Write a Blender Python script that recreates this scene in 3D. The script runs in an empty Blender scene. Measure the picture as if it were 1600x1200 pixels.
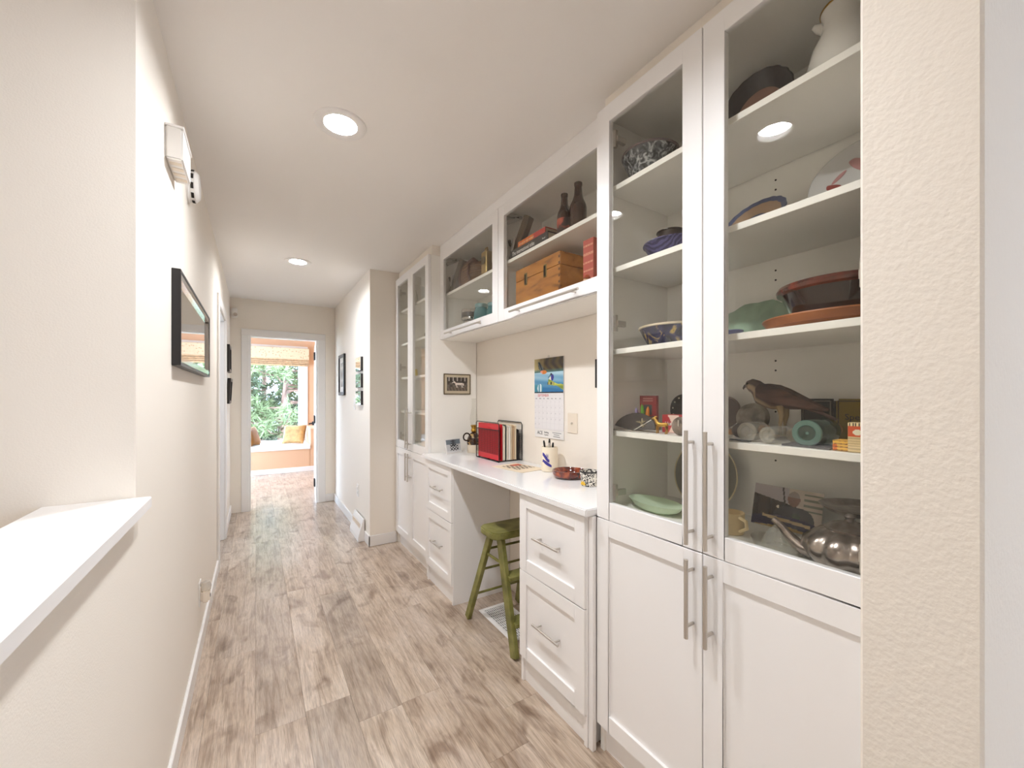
import bpy, bmesh, math, random
from mathutils import Matrix, Vector
random.seed(7)
PI = math.pi
S = bpy.context.scene
COL = S.collection

# ------------------------------------------------------------------ camera
TH = math.atan(400 / 632.0)                      # yaw to the right of the hall axis (+Y)
cd = bpy.data.cameras.new('camera'); cam = bpy.data.objects.new('camera', cd); COL.objects.link(cam)
cam.location = (0, 0, 1.3155); cam.rotation_euler = (PI / 2, 0, -TH)
cd.sensor_width = 36; cd.lens = 632 / 1600 * 36; cd.shift_y = 20 / 1600; cd.clip_start = 0.02; cd.clip_end = 200
S.camera = cam
# ------------------------------------------------------------------ world, exposure
W = bpy.data.worlds.new('overcast_sky'); S.world = W; W.use_nodes = True
bg = W.node_tree.nodes['Background']; bg.inputs[0].default_value = (0.62, 0.81, 1.08, 1); bg.inputs[1].default_value = 8.0
S.view_settings.view_transform = 'Standard'; S.view_settings.look = 'None'
S.view_settings.exposure = 1.22; S.view_settings.gamma = 1.0; S.view_settings.use_curve_mapping = False
cy = S.cycles
cy.max_bounces = 8; cy.diffuse_bounces = 5; cy.glossy_bounces = 4; cy.transparent_max_bounces = 24; cy.use_adaptive_sampling = True; cy.adaptive_threshold = 0.03
cy.sample_clamp_indirect = 6.0; cy.caustics_reflective = False; cy.caustics_refractive = False
cy.use_denoising = True
LAMP = 215.0           # emission of the ceiling lamp diffusers
cy.use_light_tree = False
LAMPC = (0.96, 1.0, 1.05)

def portal(name, M, w, h):
    l = bpy.data.lights.new(name, 'AREA'); l.shape = 'RECTANGLE'; l.size = w; l.size_y = h; l.cycles.is_portal = True
    o = bpy.data.objects.new(name, l); COL.objects.link(o); o.matrix_world = M
    return o

# ------------------------------------------------------------------ helpers
def lin(c):
    return tuple(((x / 255) / 12.92 if x / 255 <= .04045 else ((x / 255 + .055) / 1.055) ** 2.4) for x in c)
MATS = {}
def mat(name, col, rough=.5, metal=0., spec=.5, var=0., scale=20., bump=0., bscale=200., coat=0., emis=0., stretch=None):
    if name in MATS: return MATS[name]
    m = bpy.data.materials.new(name); m.use_nodes = True; nt = m.node_tree; N = nt.nodes; L = nt.links
    b = N['Principled BSDF']; c = lin(col)
    b.inputs['Base Color'].default_value = (*c, 1); b.inputs['Roughness'].default_value = rough
    b.inputs['Metallic'].default_value = metal; b.inputs['Specular IOR Level'].default_value = spec
    b.inputs['Coat Weight'].default_value = coat
    if emis: b.inputs['Emission Color'].default_value = (*c, 1); b.inputs['Emission Strength'].default_value = emis
    if var or bump:
        tc = N.new('ShaderNodeTexCoord'); mp = N.new('ShaderNodeMapping'); L.new(tc.outputs['Object'], mp.inputs[0])
        if stretch: mp.inputs['Scale'].default_value = stretch
    if var:
        n = N.new('ShaderNodeTexNoise'); n.inputs['Scale'].default_value = scale; n.inputs['Detail'].default_value = 5
        L.new(mp.outputs[0], n.inputs['Vector'])
        r = N.new('ShaderNodeValToRGB'); r.color_ramp.elements[0].position = .3; r.color_ramp.elements[1].position = .7
        r.color_ramp.elements[0].color = (*[x * (1 - var) for x in c], 1); r.color_ramp.elements[1].color = (*[min(1, x * (1 + var)) for x in c], 1)
        L.new(n.outputs[0], r.inputs[0]); L.new(r.outputs[0], b.inputs['Base Color'])
    if bump:
        n2 = N.new('ShaderNodeTexNoise'); n2.inputs['Scale'].default_value = bscale; n2.inputs['Detail'].default_value = 3
        L.new(mp.outputs[0], n2.inputs['Vector'])
        bp = N.new('ShaderNodeBump'); bp.inputs['Strength'].default_value = bump; bp.inputs['Distance'].default_value = .004
        L.new(n2.outputs[0], bp.inputs['Height']); L.new(bp.outputs[0], b.inputs['Normal'])
    MATS[name] = m; return m

def ramp_mat(name, cols, scale=8., stretch=(1, 1, 1), rough=.5, metal=0., detail=6., kind='noise', bump=0., coat=0., rnd=False, dist=0.):
    """procedural material: noise / wave / voronoi through a colour ramp; cols = [(pos, rgb255)]"""
    if name in MATS: return MATS[name]
    m = bpy.data.materials.new(name); m.use_nodes = True; nt = m.node_tree; N = nt.nodes; L = nt.links
    b = N['Principled BSDF']; b.inputs['Roughness'].default_value = rough; b.inputs['Metallic'].default_value = metal
    b.inputs['Coat Weight'].default_value = coat
    tc = N.new('ShaderNodeTexCoord'); mp = N.new('ShaderNodeMapping'); L.new(tc.outputs['Object'], mp.inputs[0])
    mp.inputs['Scale'].default_value = stretch; vec = mp.outputs[0]
    if rnd:
        oi = N.new('ShaderNodeObjectInfo'); mul = N.new('ShaderNodeMath'); mul.operation = 'MULTIPLY'; mul.inputs[1].default_value = 40
        L.new(oi.outputs['Random'], mul.inputs[0]); ad = N.new('ShaderNodeVectorMath'); ad.operation = 'ADD'
        L.new(vec, ad.inputs[0]); L.new(mul.outputs[0], ad.inputs[1]); vec = ad.outputs[0]
    if kind == 'wave':
        n = N.new('ShaderNodeTexWave'); n.inputs['Distortion'].default_value = dist or 4; n.inputs['Detail'].default_value = 3
    elif kind == 'voronoi':
        n = N.new('ShaderNodeTexVoronoi')
    else:
        n = N.new('ShaderNodeTexNoise'); n.inputs['Detail'].default_value = detail; n.inputs['Distortion'].default_value = dist
    n.inputs['Scale'].default_value = scale; L.new(vec, n.inputs['Vector'])
    r = N.new('ShaderNodeValToRGB'); e = r.color_ramp.elements
    while len(e) < len(cols): e.new(.5)
    for i, (p, c) in enumerate(cols): e[i].position = p; e[i].color = (*lin(c), 1)
    L.new(n.outputs[0], r.inputs[0]); L.new(r.outputs[0], b.inputs['Base Color'])
    if bump:
        bp = N.new('ShaderNodeBump'); bp.inputs['Strength'].default_value = bump; bp.inputs['Distance'].default_value = .002
        L.new(n.outputs[0], bp.inputs['Height']); L.new(bp.outputs[0], b.inputs['Normal'])
    MATS[name] = m; return m

def glass(name, tint=(255, 255, 255), base=.04, gain=.96, milky=0.):
    """thin glass: straight-through transparency plus a Schlick mirror reflection"""
    if name in MATS: return MATS[name]
    m = bpy.data.materials.new(name); m.use_nodes = True; nt = m.node_tree; N = nt.nodes; L = nt.links; N.clear()
    out = N.new('ShaderNodeOutputMaterial'); tr = N.new('ShaderNodeBsdfTransparent'); tr.inputs[0].default_value = (*lin(tint), 1)
    gl = N.new('ShaderNodeBsdfGlossy'); gl.inputs['Roughness'].default_value = 0.01
    g = N.new('ShaderNodeNewGeometry'); d = N.new('ShaderNodeVectorMath'); d.operation = 'DOT_PRODUCT'
    L.new(g.outputs['Incoming'], d.inputs[0]); L.new(g.outputs['Normal'], d.inputs[1])
    def mth(op, a, b=None):
        k = N.new('ShaderNodeMath'); k.operation = op
        for i, v in enumerate((a, b)):
            if v is None: continue
            if isinstance(v, (int, float)): k.inputs[i].default_value = v
            else: L.new(v, k.inputs[i])
        return k.outputs[0]
    f = mth('POWER', mth('SUBTRACT', 1.0, mth('ABSOLUTE', d.outputs['Value'])), 5.0)
    f = mth('MULTIPLY', f, gain); f = mth('ADD', f, base)
    mx = N.new('ShaderNodeMixShader'); L.new(f, mx.inputs[0]); L.new(tr.outputs[0], mx.inputs[1]); L.new(gl.outputs[0], mx.inputs[2])
    last = mx
    if milky:
        df = N.new('ShaderNodeBsdfDiffuse'); df.inputs[0].default_value = (*lin(tint), 1)
        m2 = N.new('ShaderNodeMixShader'); m2.inputs[0].default_value = milky
        L.new(mx.outputs[0], m2.inputs[1]); L.new(df.outputs[0], m2.inputs[2]); last = m2
    L.new(last.outputs[0], out.inputs[0]); MATS[name] = m; return m

def attr_mat(name, rough=.5, coat=0., metal=0.):
    if name in MATS: return MATS[name]
    m = bpy.data.materials.new(name); m.use_nodes = True; nt = m.node_tree
    a = nt.nodes.new('ShaderNodeAttribute'); a.attribute_name = 'print'
    b = nt.nodes['Principled BSDF']; b.inputs['Roughness'].default_value = rough; b.inputs['Coat Weight'].default_value = coat
    b.inputs['Metallic'].default_value = metal
    nt.links.new(a.outputs['Color'], b.inputs['Base Color']); MATS[name] = m; return m

class MB:
    def __init__(s, M=None): s.v = []; s.f = []; s.M = M or Matrix()
    def add(s, vs, fs, M=None):
        A = s.M @ M if M is not None else s.M; o = len(s.v)
        s.v += [tuple(A @ Vector(p)) for p in vs]; s.f += [tuple(i + o for i in f) for f in fs]; return s
    def box(s, x0, x1, y0, y1, z0, z1, M=None):
        vs = [(x, y, z) for z in (z0, z1) for y in (y0, y1) for x in (x0, x1)]
        return s.add(vs, [(0, 2, 3, 1), (4, 5, 7, 6), (0, 1, 5, 4), (2, 6, 7, 3), (0, 4, 6, 2), (1, 3, 7, 5)], M)
    def bar(s, a, b, w, h, up=(0, 0, 1)):
        a = Vector(a); b = Vector(b); d = (b - a); n = d.normalized(); u = Vector(up)
        if abs(n.dot(u)) > .95: u = Vector((1, 0, 0))
        sx = n.cross(u).normalized(); uy = sx.cross(n)
        vs = [tuple(p + sx * i * w / 2 + uy * j * h / 2) for p in (a, b) for j in (-1, 1) for i in (-1, 1)]
        return s.add(vs, [(0, 1, 3, 2), (4, 6, 7, 5), (0, 4, 5, 1), (2, 3, 7, 6), (0, 2, 6, 4), (1, 5, 7, 3)])
    def tube(s, pts, r, n=10, cap=True, closed=False):
        pts = [Vector(p) for p in pts]; rs = r if isinstance(r, (list, tuple)) else [r] * len(pts); vs = []; fs = []; pu = None
        for i, p in enumerate(pts):
            if closed: t = pts[(i + 1) % len(pts)] - pts[i - 1]
            else: t = (pts[min(i + 1, len(pts) - 1)] - pts[max(i - 1, 0)])
            t.normalize()
            u = (pu - t * pu.dot(t)) if pu is not None else t.cross(Vector((0, 0, 1)) if abs(t.z) < .9 else Vector((1, 0, 0)))
            u.normalize(); pu = u; w = t.cross(u)
            for k in range(n):
                a = 2 * PI * k / n; vs.append(tuple(p + (u * math.cos(a) + w * math.sin(a)) * rs[i]))
        m = len(pts)
        for i in range(m if closed else m - 1):
            for k in range(n):
                j = (i + 1) % m; fs.append((i * n + k, i * n + (k + 1) % n, j * n + (k + 1) % n, j * n + k))
        if cap and not closed: fs.append(tuple(range(n))[::-1]); fs.append(tuple((m - 1) * n + k for k in range(n)))
        return s.add(vs, fs)
    def lathe(s, prof, n=28, M=None, lobes=0, amp=0., cap=True, sy=1.):
        vs = []; fs = []
        for r, z in prof:
            for k in range(n):
                a = 2 * PI * k / n; rr = r * (1 + amp * (abs(math.cos(lobes * a / 2)) - .5)) if lobes else r
                vs.append((rr * math.cos(a), rr * math.sin(a) * sy, z))
        for i in range(len(prof) - 1):
            for k in range(n): fs.append((i * n + k, i * n + (k + 1) % n, (i + 1) * n + (k + 1) % n, (i + 1) * n + k))
        if cap:
            if prof[0][0] > 1e-5: fs.append(tuple(range(n))[::-1])
            if prof[-1][0] > 1e-5: fs.append(tuple((len(prof) - 1) * n + k for k in range(n)))
        return s.add(vs, fs, M)
    def prism(s, poly, z0, z1, M=None):
        n = len(poly); vs = [(x, y, z0) for x, y in poly] + [(x, y, z1) for x, y in poly]
        fs = [tuple(range(n))[::-1], tuple(range(n, 2 * n))] + [(i, (i + 1) % n, n + (i + 1) % n, n + i) for i in range(n)]
        return s.add(vs, fs, M)
    def ball(s, c, r, n=14, m=9, M=None):
        rx, ry, rz = r if isinstance(r, (list, tuple)) else (r, r, r); vs = []; fs = []
        for i in range(m + 1):
            t = PI * i / m
            for k in range(n):
                a = 2 * PI * k / n
                vs.append((c[0] + rx * math.sin(t) * math.cos(a), c[1] + ry * math.sin(t) * math.sin(a), c[2] - rz * math.cos(t)))
        for i in range(m):
            for k in range(n): fs.append((i * n + k, i * n + (k + 1) % n, (i + 1) * n + (k + 1) % n, (i + 1) * n + k))
        return s.add(vs, fs, M)
    def loft(s, rings, n=14):
        """rings = [(centre, half width x, half height)], rings stand across the path, width along world X"""
        vs = []; fs = []
        for i, (c, a, b) in enumerate(rings):
            p = Vector(c); t = Vector(rings[min(i + 1, len(rings) - 1)][0]) - Vector(rings[max(i - 1, 0)][0]); t.normalize()
            sx = Vector((1, 0, 0)); up = sx.cross(t); up.normalize()
            if up.z < 0: up = -up
            for k in range(n):
                q = 2 * PI * k / n; vs.append(tuple(p + sx * a * math.cos(q) + up * b * math.sin(q)))
        for i in range(len(rings) - 1):
            for k in range(n): fs.append((i * n + k, i * n + (k + 1) % n, (i + 1) * n + (k + 1) % n, (i + 1) * n + k))
        fs.append(tuple(range(n))); fs.append(tuple((len(rings) - 1) * n + k for k in range(n))[::-1])
        return s.add(vs, fs)
    def mesh(s, name, bevel=0., smooth=False, segs=1, ang=35):
        me = bpy.data.meshes.new(name); me.from_pydata(s.v, [], s.f)
        bm = bmesh.new(); bm.from_mesh(me)
        bmesh.ops.remove_doubles(bm, verts=bm.verts, dist=1e-6)
        bmesh.ops.recalc_face_normals(bm, faces=bm.faces)
        if bevel:
            es = [e for e in bm.edges if len(e.link_faces) == 2 and e.calc_face_angle(0) > .6]
            bmesh.ops.bevel(bm, geom=es, offset=bevel, segments=segs, affect='EDGES', clamp_overlap=True)
        bm.to_mesh(me); bm.free()
        if smooth:
            me.polygons.foreach_set('use_smooth', [True] * len(me.polygons)); me.set_sharp_from_angle(angle=math.radians(ang))
        return me
    def build(s, name, m, parent=None, bevel=0., smooth=False, segs=1, ang=35, loc=None):
        return link(name, s.mesh(name, bevel, smooth, segs, ang), m, parent, loc)

def link(name, me, m, parent=None, loc=None):
    o = bpy.data.objects.new(name, me); COL.objects.link(o)
    if m is not None and (not me.materials): me.materials.append(m)
    if parent is not None: o.parent = parent
    if loc is not None: o.location = loc
    return o
def tag(o, label=None, cat=None, group=None, kind=None):
    if label: o['label'] = label
    if cat: o['category'] = cat
    if group: o['group'] = group
    if kind: o['kind'] = kind
    return o
def thing(name, label, cat, M, group=None):
    o = bpy.data.objects.new(name, None); COL.objects.link(o); o.empty_display_size = .05
    o.matrix_world = M if isinstance(M, Matrix) else Matrix.Translation(M)
    return tag(o, label, cat, group)
def struct(name, mb, m, bevel=0., smooth=False, label=None):
    o = mb.build(name, m, None, bevel, smooth); tag(o, label, None, None, 'structure'); return o
def frame_of(loc, xa, ya):
    xa = Vector(xa); ya = Vector(ya); za = xa.cross(ya)
    M = Matrix((xa, ya, za)).transposed().to_4x4(); M.translation = loc; return M
def FX(x, y, z): return frame_of((x, y, z), (0, -1, 0), (0, 0, 1))     # faces -X (into the hall from the right)
def FY(x, y, z): return frame_of((x, y, z), (1, 0, 0), (0, 0, 1))      # faces -Y (towards the camera)
def FL(x, y, z): return frame_of((x, y, z), (0, 1, 0), (0, 0, 1))      # faces +X (into the hall from the left)
def T(x, y, z): return Matrix.Translation((x, y, z))
def R(a, ax): return Matrix.Rotation(math.radians(a), 4, ax)

def text(name, body, size, M, m, parent, align='LEFT', sx=1.):
    c = bpy.data.curves.new(name, 'FONT'); c.body = body; c.size = size; c.align_x = align; c.resolution_u = 2; c.extrude = .0002
    o = bpy.data.objects.new(name, c); COL.objects.link(o)
    me = bpy.data.meshes.new_from_object(o.evaluated_get(bpy.context.evaluated_depsgraph_get()))
    bpy.data.objects.remove(o); me.transform(Matrix.Diagonal((sx, 1, 1, 1))); me.name = name; me.materials.clear()
    t = link(name, me, m, parent); t.matrix_local = M; return t
def print_panel(name, w, h, nx, ny, fn, m, parent, M=None, bend=None):
    """flat printed sheet (x right, y up, centred), colours from fn(u, v) stored per face corner"""
    vs = []; fs = []; cols = []
    for j in range(ny + 1):
        for i in range(nx + 1):
            u, v = i / nx, j / ny; vs.append(((u - .5) * w, (v - .5) * h, bend(u, v) if bend else 0))
    for j in range(ny):
        for i in range(nx):
            a = j * (nx + 1) + i; fs.append((a, a + 1, a + nx + 2, a + nx + 1)); cols.append(lin(fn((i + .5) / nx, (j + .5) / ny)))
    me = bpy.data.meshes.new(name); me.from_pydata(vs, [], fs)
    ca = me.color_attributes.new('print', 'FLOAT_COLOR', 'CORNER')
    k = 0
    for p, c in zip(me.polygons, cols):
        for li in p.loop_indices: ca.data[li].color = (*c, 1)
    o = link(name, me, m, parent)
    if M is not None: o.matrix_local = M
    return o
def vcol(me, fn):
    ca = me.color_attributes.new('print', 'FLOAT_COLOR', 'POINT')
    for i, v in enumerate(me.vertices): ca.data[i].color = (*lin(fn(v.co)), 1)
def mixc(a, b, t): t = max(0, min(1, t)); return tuple(x + (y - x) * t for x, y in zip(a, b))

# ------------------------------------------------------------------ materials
WALL = mat('wall_cream_paint', (242, 233, 221), .75, bump=.10, bscale=260)
STUB = mat('wall_cream_orange_peel', (240, 231, 219), .75, bump=.35, bscale=95)
CEIL = mat('ceiling_white_paint', (244, 239, 234), .85, bump=.05, bscale=200)
PEACH = mat('wall_peach_paint', (218, 178, 144), .7, bump=.06)
TRIM = mat('trim_white_gloss', (238, 234, 230), .35)
WHITE = mat('cabinet_white_lacquer', (246, 243, 241), .32)
INNER = mat('cabinet_white_melamine', (249, 245, 238), .45)
QUARTZ = mat('counter_white_quartz', (240, 238, 237), .12, var=.015, scale=60)
CAPM = mat('ledge_white_paint', (240, 236, 233), .3)
NICKEL = mat('brushed_nickel', (206, 200, 192), .38, 1.)
STEEL = mat('polished_steel', (200, 198, 196), .12, 1.)
SILVER = ramp_mat('tarnished_silver', [(.3, (90, 80, 74)), (.6, (180, 168, 160))], 22, rough=.26, metal=1.)
BRASS = mat('brass', (190, 150, 70), .25, 1.)
BLACKM = mat('black_metal', (22, 21, 22), .4, 0.)
BLACKW = mat('black_frame_wood', (30, 26, 25), .35)
PLATE = mat('white_plastic', (236, 231, 225), .4)
BEIGEP = mat('almond_plastic', (234, 220, 202), .4)
PANE = glass('cabinet_glass', (253, 253, 251), .03)
WPANE = glass('window_glass', (250, 252, 252))
MIRROR = mat('mirror_silver', (232, 234, 236), .02, 1.)
PRINT = attr_mat('printed_paper', .55)
GLOSSP = attr_mat('glossy_photo_print', .25)
INK = mat('black_ink', (25, 25, 28), .6); REDINK = mat('red_ink', (200, 60, 70), .6); GREYINK = mat('grey_ink', (150, 148, 150), .6)
PAPER = mat('white_paper', (238, 234, 230), .8)
DARKGAP = mat('dark_hole', (40, 34, 28), .9)
PLANK = None
def plank_mat():
    m = bpy.data.materials.new('greyed_oak_plank'); m.use_nodes = True; nt = m.node_tree; N = nt.nodes; L = nt.links
    b = N['Principled BSDF']
    tc = N.new('ShaderNodeTexCoord'); oi = N.new('ShaderNodeObjectInfo')
    mul = N.new('ShaderNodeMath'); mul.operation = 'MULTIPLY'; mul.inputs[1].default_value = 60; L.new(oi.outputs['Random'], mul.inputs[0])
    ad = N.new('ShaderNodeVectorMath'); ad.operation = 'ADD'; L.new(tc.outputs['Object'], ad.inputs[0]); L.new(mul.outputs[0], ad.inputs[1])
    def noise(scale, st, det=6, dist=0.):
        mp = N.new('ShaderNodeMapping'); mp.inputs['Scale'].default_value = st; L.new(ad.outputs[0], mp.inputs[0])
        n = N.new('ShaderNodeTexNoise'); n.inputs['Scale'].default_value = scale; n.inputs['Detail'].default_value = det; n.inputs['Distortion'].default_value = dist
        L.new(mp.outputs[0], n.inputs['Vector']); return n.outputs[0]
    def ramp(src, els):
        r = N.new('ShaderNodeValToRGB'); e = r.color_ramp.elements
        while len(e) < len(els): e.new(.5)
        for i, (p, c) in enumerate(els): e[i].position = p; e[i].color = (*lin(c), 1)
        L.new(src, r.inputs[0]); return r.outputs[0]
    def mix(f, a, bb, mode='MIX'):
        x = N.new('ShaderNodeMix'); x.data_type = 'RGBA'; x.blend_type = mode
        for s_, k in ((f, 0), (a, 6), (bb, 7)):
            if hasattr(s_, 'links'): L.new(s_, x.inputs[k])
            elif isinstance(s_, tuple): x.inputs[k].default_value = (*s_, 1)
            else: x.inputs[k].default_value = s_
        return x.outputs[2]
    blotch = noise(6.0, (1.5, .6, 1), 8, .5); grain = noise(8, (7, .45, 1), 9, .9); fine = noise(30, (14, .7, 1), 6, .4); knot = noise(7.0, (1.3, .7, 1), 7, .8)
    base = ramp(blotch, [(.34, (158, 136, 116)), (.50, (202, 184, 164)), (.64, (222, 208, 194))])
    g = ramp(grain, [(.34, (140, 118, 100)), (.52, (208, 191, 174)), (.70, (228, 216, 204))])
    c = mix(.45, base, g)
    f2 = ramp(fine, [(.35, (150, 150, 150)), (.6, (255, 255, 255))])
    c = mix(.4, c, f2, 'MULTIPLY')
    kn = ramp(knot, [(.28, (158, 134, 116)), (.44, (255, 255, 255))])
    c = mix(.7, c, kn, 'MULTIPLY')
    tint = ramp(oi.outputs['Random'], [(0., (214, 205, 198)), (.5, (246, 236, 228)), (1., (255, 250, 244))])
    c = mix(.75, c, tint, 'MULTIPLY')
    L.new(c, b.inputs['Base Color']); b.inputs['Roughness'].default_value = .30; b.inputs['Specular IOR Level'].default_value = .7; b.inputs['Coat Weight'].default_value = .5; b.inputs['Coat Roughness'].default_value = .22
    bp = N.new('ShaderNodeBump'); bp.inputs['Strength'].default_value = .12; bp.inputs['Distance'].default_value = .002
    L.new(fine, bp.inputs['Height']); L.new(bp.outputs[0], b.inputs['Normal'])
    return m
PLANK = plank_mat()

# ================================================================== STRUCTURE
LX, RX = -.247, .846          # hall walls
EY = 5.545                    # wall at the end of the hall
NB = 1.47                     # back of the built-in niche
CZ = 2.44
fl = struct('floor', MB().box(-2.5, 3.5, -3.7, 9.0, -.06, -.005), PLANK)
pw, plen = .177, 1.22
meshes = {}
def plank(x, y0, y1, w=pw):
    key = (round(w, 3), round(y1 - y0, 3))
    if key not in meshes:
        l = y1 - y0; meshes[key] = MB().box(.0002, w - .0002, .0002, l - .0002, -.005, 0).mesh('plank', bevel=.0007)
    o = link('plank', meshes[key], PLANK, fl); o.location = (x, y0, 0)
k0 = -6
for k in range(k0, 10):
    x = -.002 + pw * k
    off = [.62, 1.05, .2, .88, .43][k % 5]
    if k == 2: off = (2.093 - 10 * plen) % plen
    if k == 0: off = (3.46 - 10 * plen) % plen
    y = -1.6 + off - plen
    ylim0 = -.6; inhall = (x > LX - .02 and x < 1.5)
    while y < 8.0:
        y0, y1 = y, min(y + plen, 8.0)
        if y1 > ylim0 and y1 - y0 > .05:
            if inhall or y0 > 5.6:
                if not inhall and (x < -.9): pass
                else:
                    xx0, xx1 = x, x + pw
                    if y0 < 5.6 and xx0 < LX: xx0 = LX
                    plank(xx0, y0, y1, xx1 - xx0)
            elif x + pw > LX + .01 and x < LX and y0 <= 5.6:
                plank(LX + .001, y0, y1, x + pw - LX - .001)
        y += plen
LIGHTS = [(.295, 1.788, 'bright round recessed light in the ceiling, the nearer one in view'),
          (.295, 3.797, 'small round recessed light in the hall ceiling before the doorway'),
          (.300, .854, 'round recessed light mirrored in the glass door of the nearest cabinet'),
          (2.2, -1.6, 'unseen recessed fill light added in the ceiling behind the viewer, right side'),  # added lamp out of view, fills the area behind the camera
          (-1.9, -.5, 'unseen recessed fill light added above the stairs, nearer the landing'),  # added lamp out of view, throws fill into the cabinet interiors
          (-1.9, -1.9, 'unseen recessed fill light added above the stairs, rear one')]  # second added lamp out of view, more fill for the cabinet shelves
ce = struct('ceiling', MB().box(-2.5, 3.5, -3.7, 9.0, CZ, CZ + .1), CEIL)
cut = MB()
for x, y, l in LIGHTS: cut.lathe([(.0665, -.05), (.0665, .03)], 40, M=T(x, y, CZ))
co = cut.build('cutter', None)
md = ce.modifiers.new('holes', 'BOOLEAN'); md.object = co; md.operation = 'DIFFERENCE'; md.solver = 'EXACT'
me = bpy.data.meshes.new_from_object(ce.evaluated_get(bpy.context.evaluated_depsgraph_get()))
ce.modifiers.clear(); ce.data = me; me.materials.clear(); me.materials.append(CEIL); bpy.data.objects.remove(co)
DY0, DY1 = 3.80, 4.575        # doorway in the left wall
wl = MB(); wl.box(LX - .12, LX, 1.32, DY0, 0, CZ); wl.box(LX - .12, LX, DY1, EY, 0, CZ); wl.box(LX - .12, LX, DY0, DY1, 2.02, CZ)
struct('wall_left', wl, WALL)
struct('wall_landing', MB().box(-2.4, LX - .12, 1.32, 1.44, -1.2, CZ), WALL)
we = MB(); we.box(LX - .12, -.068, EY, EY + .12, 0, CZ); we.box(.648, RX + .3, EY, EY + .12, 0, CZ); we.box(-.068, .648, EY, EY + .12, 2.03, CZ)
struct('wall_end', we, WALL)
struct('wall_right', MB().box(RX, 1.72, 3.672, EY, 0, CZ), WALL)
struct('wall_niche', MB().box(NB, 1.6, .257, 3.672, 0, CZ), WALL)
struct('wall_stub', MB().box(RX - .005, 3.4, .122, .257, 0, CZ), STUB, bevel=.004)
# half wall and its cap at the stairs
struct('wall_half', MB().box(-.385, LX, -1.6, 1.32, 0, 1.043), WALL)
o = MB().box(-.404, -.217, -1.64, 1.318, 1.043, 1.071).build('ledge', CAPM, None, bevel=.003)
tag(o, 'long white cap ledge on top of the half wall beside the stairs', 'ledge')
# rest of the open room behind the camera, with its window
struct('wall_stair', MB().box(-2.5, -2.4, -3.6, 1.44, -1.2, CZ), WALL)
wb = MB(); wb.box(-2.5, 1.9, -3.7, -3.6, -1.2, CZ); wb.box(3.0, 3.5, -3.7, -3.6, 0, CZ); wb.box(1.9, 3.0, -3.7, -3.6, 2.0, CZ); wb.box(1.9, 3.0, -3.7, -3.6, 0, 1.0)
struct('wall_back', wb, WALL)
struct('wall_side', MB().box(3.4, 3.5, -3.6, .257, 0, CZ), WALL)
portal('window_portal_back', frame_of((2.45, -3.6, 1.5), (-1, 0, 0), (0, 0, 1)) @ R(180, 'Y'), 1.1, 1.0)
# room at the end of the hall
FYW = 8.93
struct('wall_room_left', (lambda b: (b.box(-1.7, -1.6, EY + .12, 5.9, 0, CZ), b.box(-1.7, -1.6, 8.0, FYW, 0, CZ), b.box(-1.7, -1.6, 5.9, 8.0, 2.2, CZ), b.box(-1.7, -1.6, 5.9, 8.0, 0, .1), b)[-1])(MB()), PEACH)
struct('wall_room_right', MB().box(1.9, 2.0, EY + .12, FYW, 0, CZ), PEACH)
wr = MB(); wr.box(-1.7, -.80, FYW, FYW + .14, 0, CZ); wr.box(.745, 2.0, FYW, FYW + .14, 0, CZ); wr.box(-.80, .745, FYW, FYW + .14, 2.2, CZ); wr.box(-.80, .745, FYW, FYW + .14, 0, .44)
struct('wall_room_window', wr, PEACH)
struct('wall_room_front', (lambda b: (b.box(-1.7, -.068, EY + .12, EY + .135, 0, CZ), b.box(.648, 2.0, EY + .12, EY + .135, 0, CZ), b.box(-.068, .648, EY + .12, EY + .135, 2.03, CZ), b)[-1])(MB()), PEACH)
portal('window_portal_added', frame_of((-1.62, 6.95, 1.15), (0, 1, 0), (0, 0, 1)) @ R(180, 'Y'), 2.1, 2.1)  # sampling portal in the opening of the added side window
portal('window_portal_seat', frame_of((0, FYW + .03, 1.3), (1, 0, 0), (0, 0, 1)) @ R(180, 'Y'), 1.5, 1.7)

# window over the seat
w1 = bpy.data.objects.new('window_1', None); COL.objects.link(w1); w1.location = (0, FYW, 0); tag(w1, kind='structure')
b = MB(); b.box(-.92, -.80, -.02, .0, .463, 2.1999); b.box(.745, .865, -.02, .0, .463, 2.1999); b.box(-.92, .865, -.02, .0, 2.2, 2.3); b.build('window_casing', TRIM, w1, bevel=.003)
b = MB(); b.box(-.80, -.765, .03, .1, .44, 2.2); b.box(.705, .745, .03, .1, .44, 2.2); b.box(-.765, .705, .03, .1, .44, .475); b.box(-.765, .705, .03, .1, 2.16, 2.2); b.build('window_frame', TRIM, w1, bevel=.003)
MB().box(-.765, .705, .06, .066, .475, 2.16).build('window_glass', WPANE, w1)
w2 = bpy.data.objects.new('window_added', None); COL.objects.link(w2); w2.location = (-1.65, 6.95, 1.15); tag(w2, kind='structure')  # unseen window added to bring more daylight onto the end room floor
b = MB(); b.box(-.03, .03, -1.05, 1.05, -1.05, -.98); b.box(-.03, .03, -1.05, 1.05, .98, 1.05); b.box(-.03, .03, -1.05, -.98, -.98, .98); b.box(-.03, .03, .98, 1.05, -.98, .98); b.box(-.03, .03, -.03, .03, -.98, .98); b.build('window_frame', TRIM, w2)
w3 = bpy.data.objects.new('window_3', None); COL.objects.link(w3); w3.location = (2.45, -3.65, 1.5); tag(w3, kind='structure')
b = MB(); b.box(-.55, .55, -.03, .03, -.5, -.45); b.box(-.55, .55, -.03, .03, .45, .5)
for x in (-.525, 0, .525): b.box(x - .025, x + .025, -.03, .03, -.45, .45)
b.build('window_frame', TRIM, w3)

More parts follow.
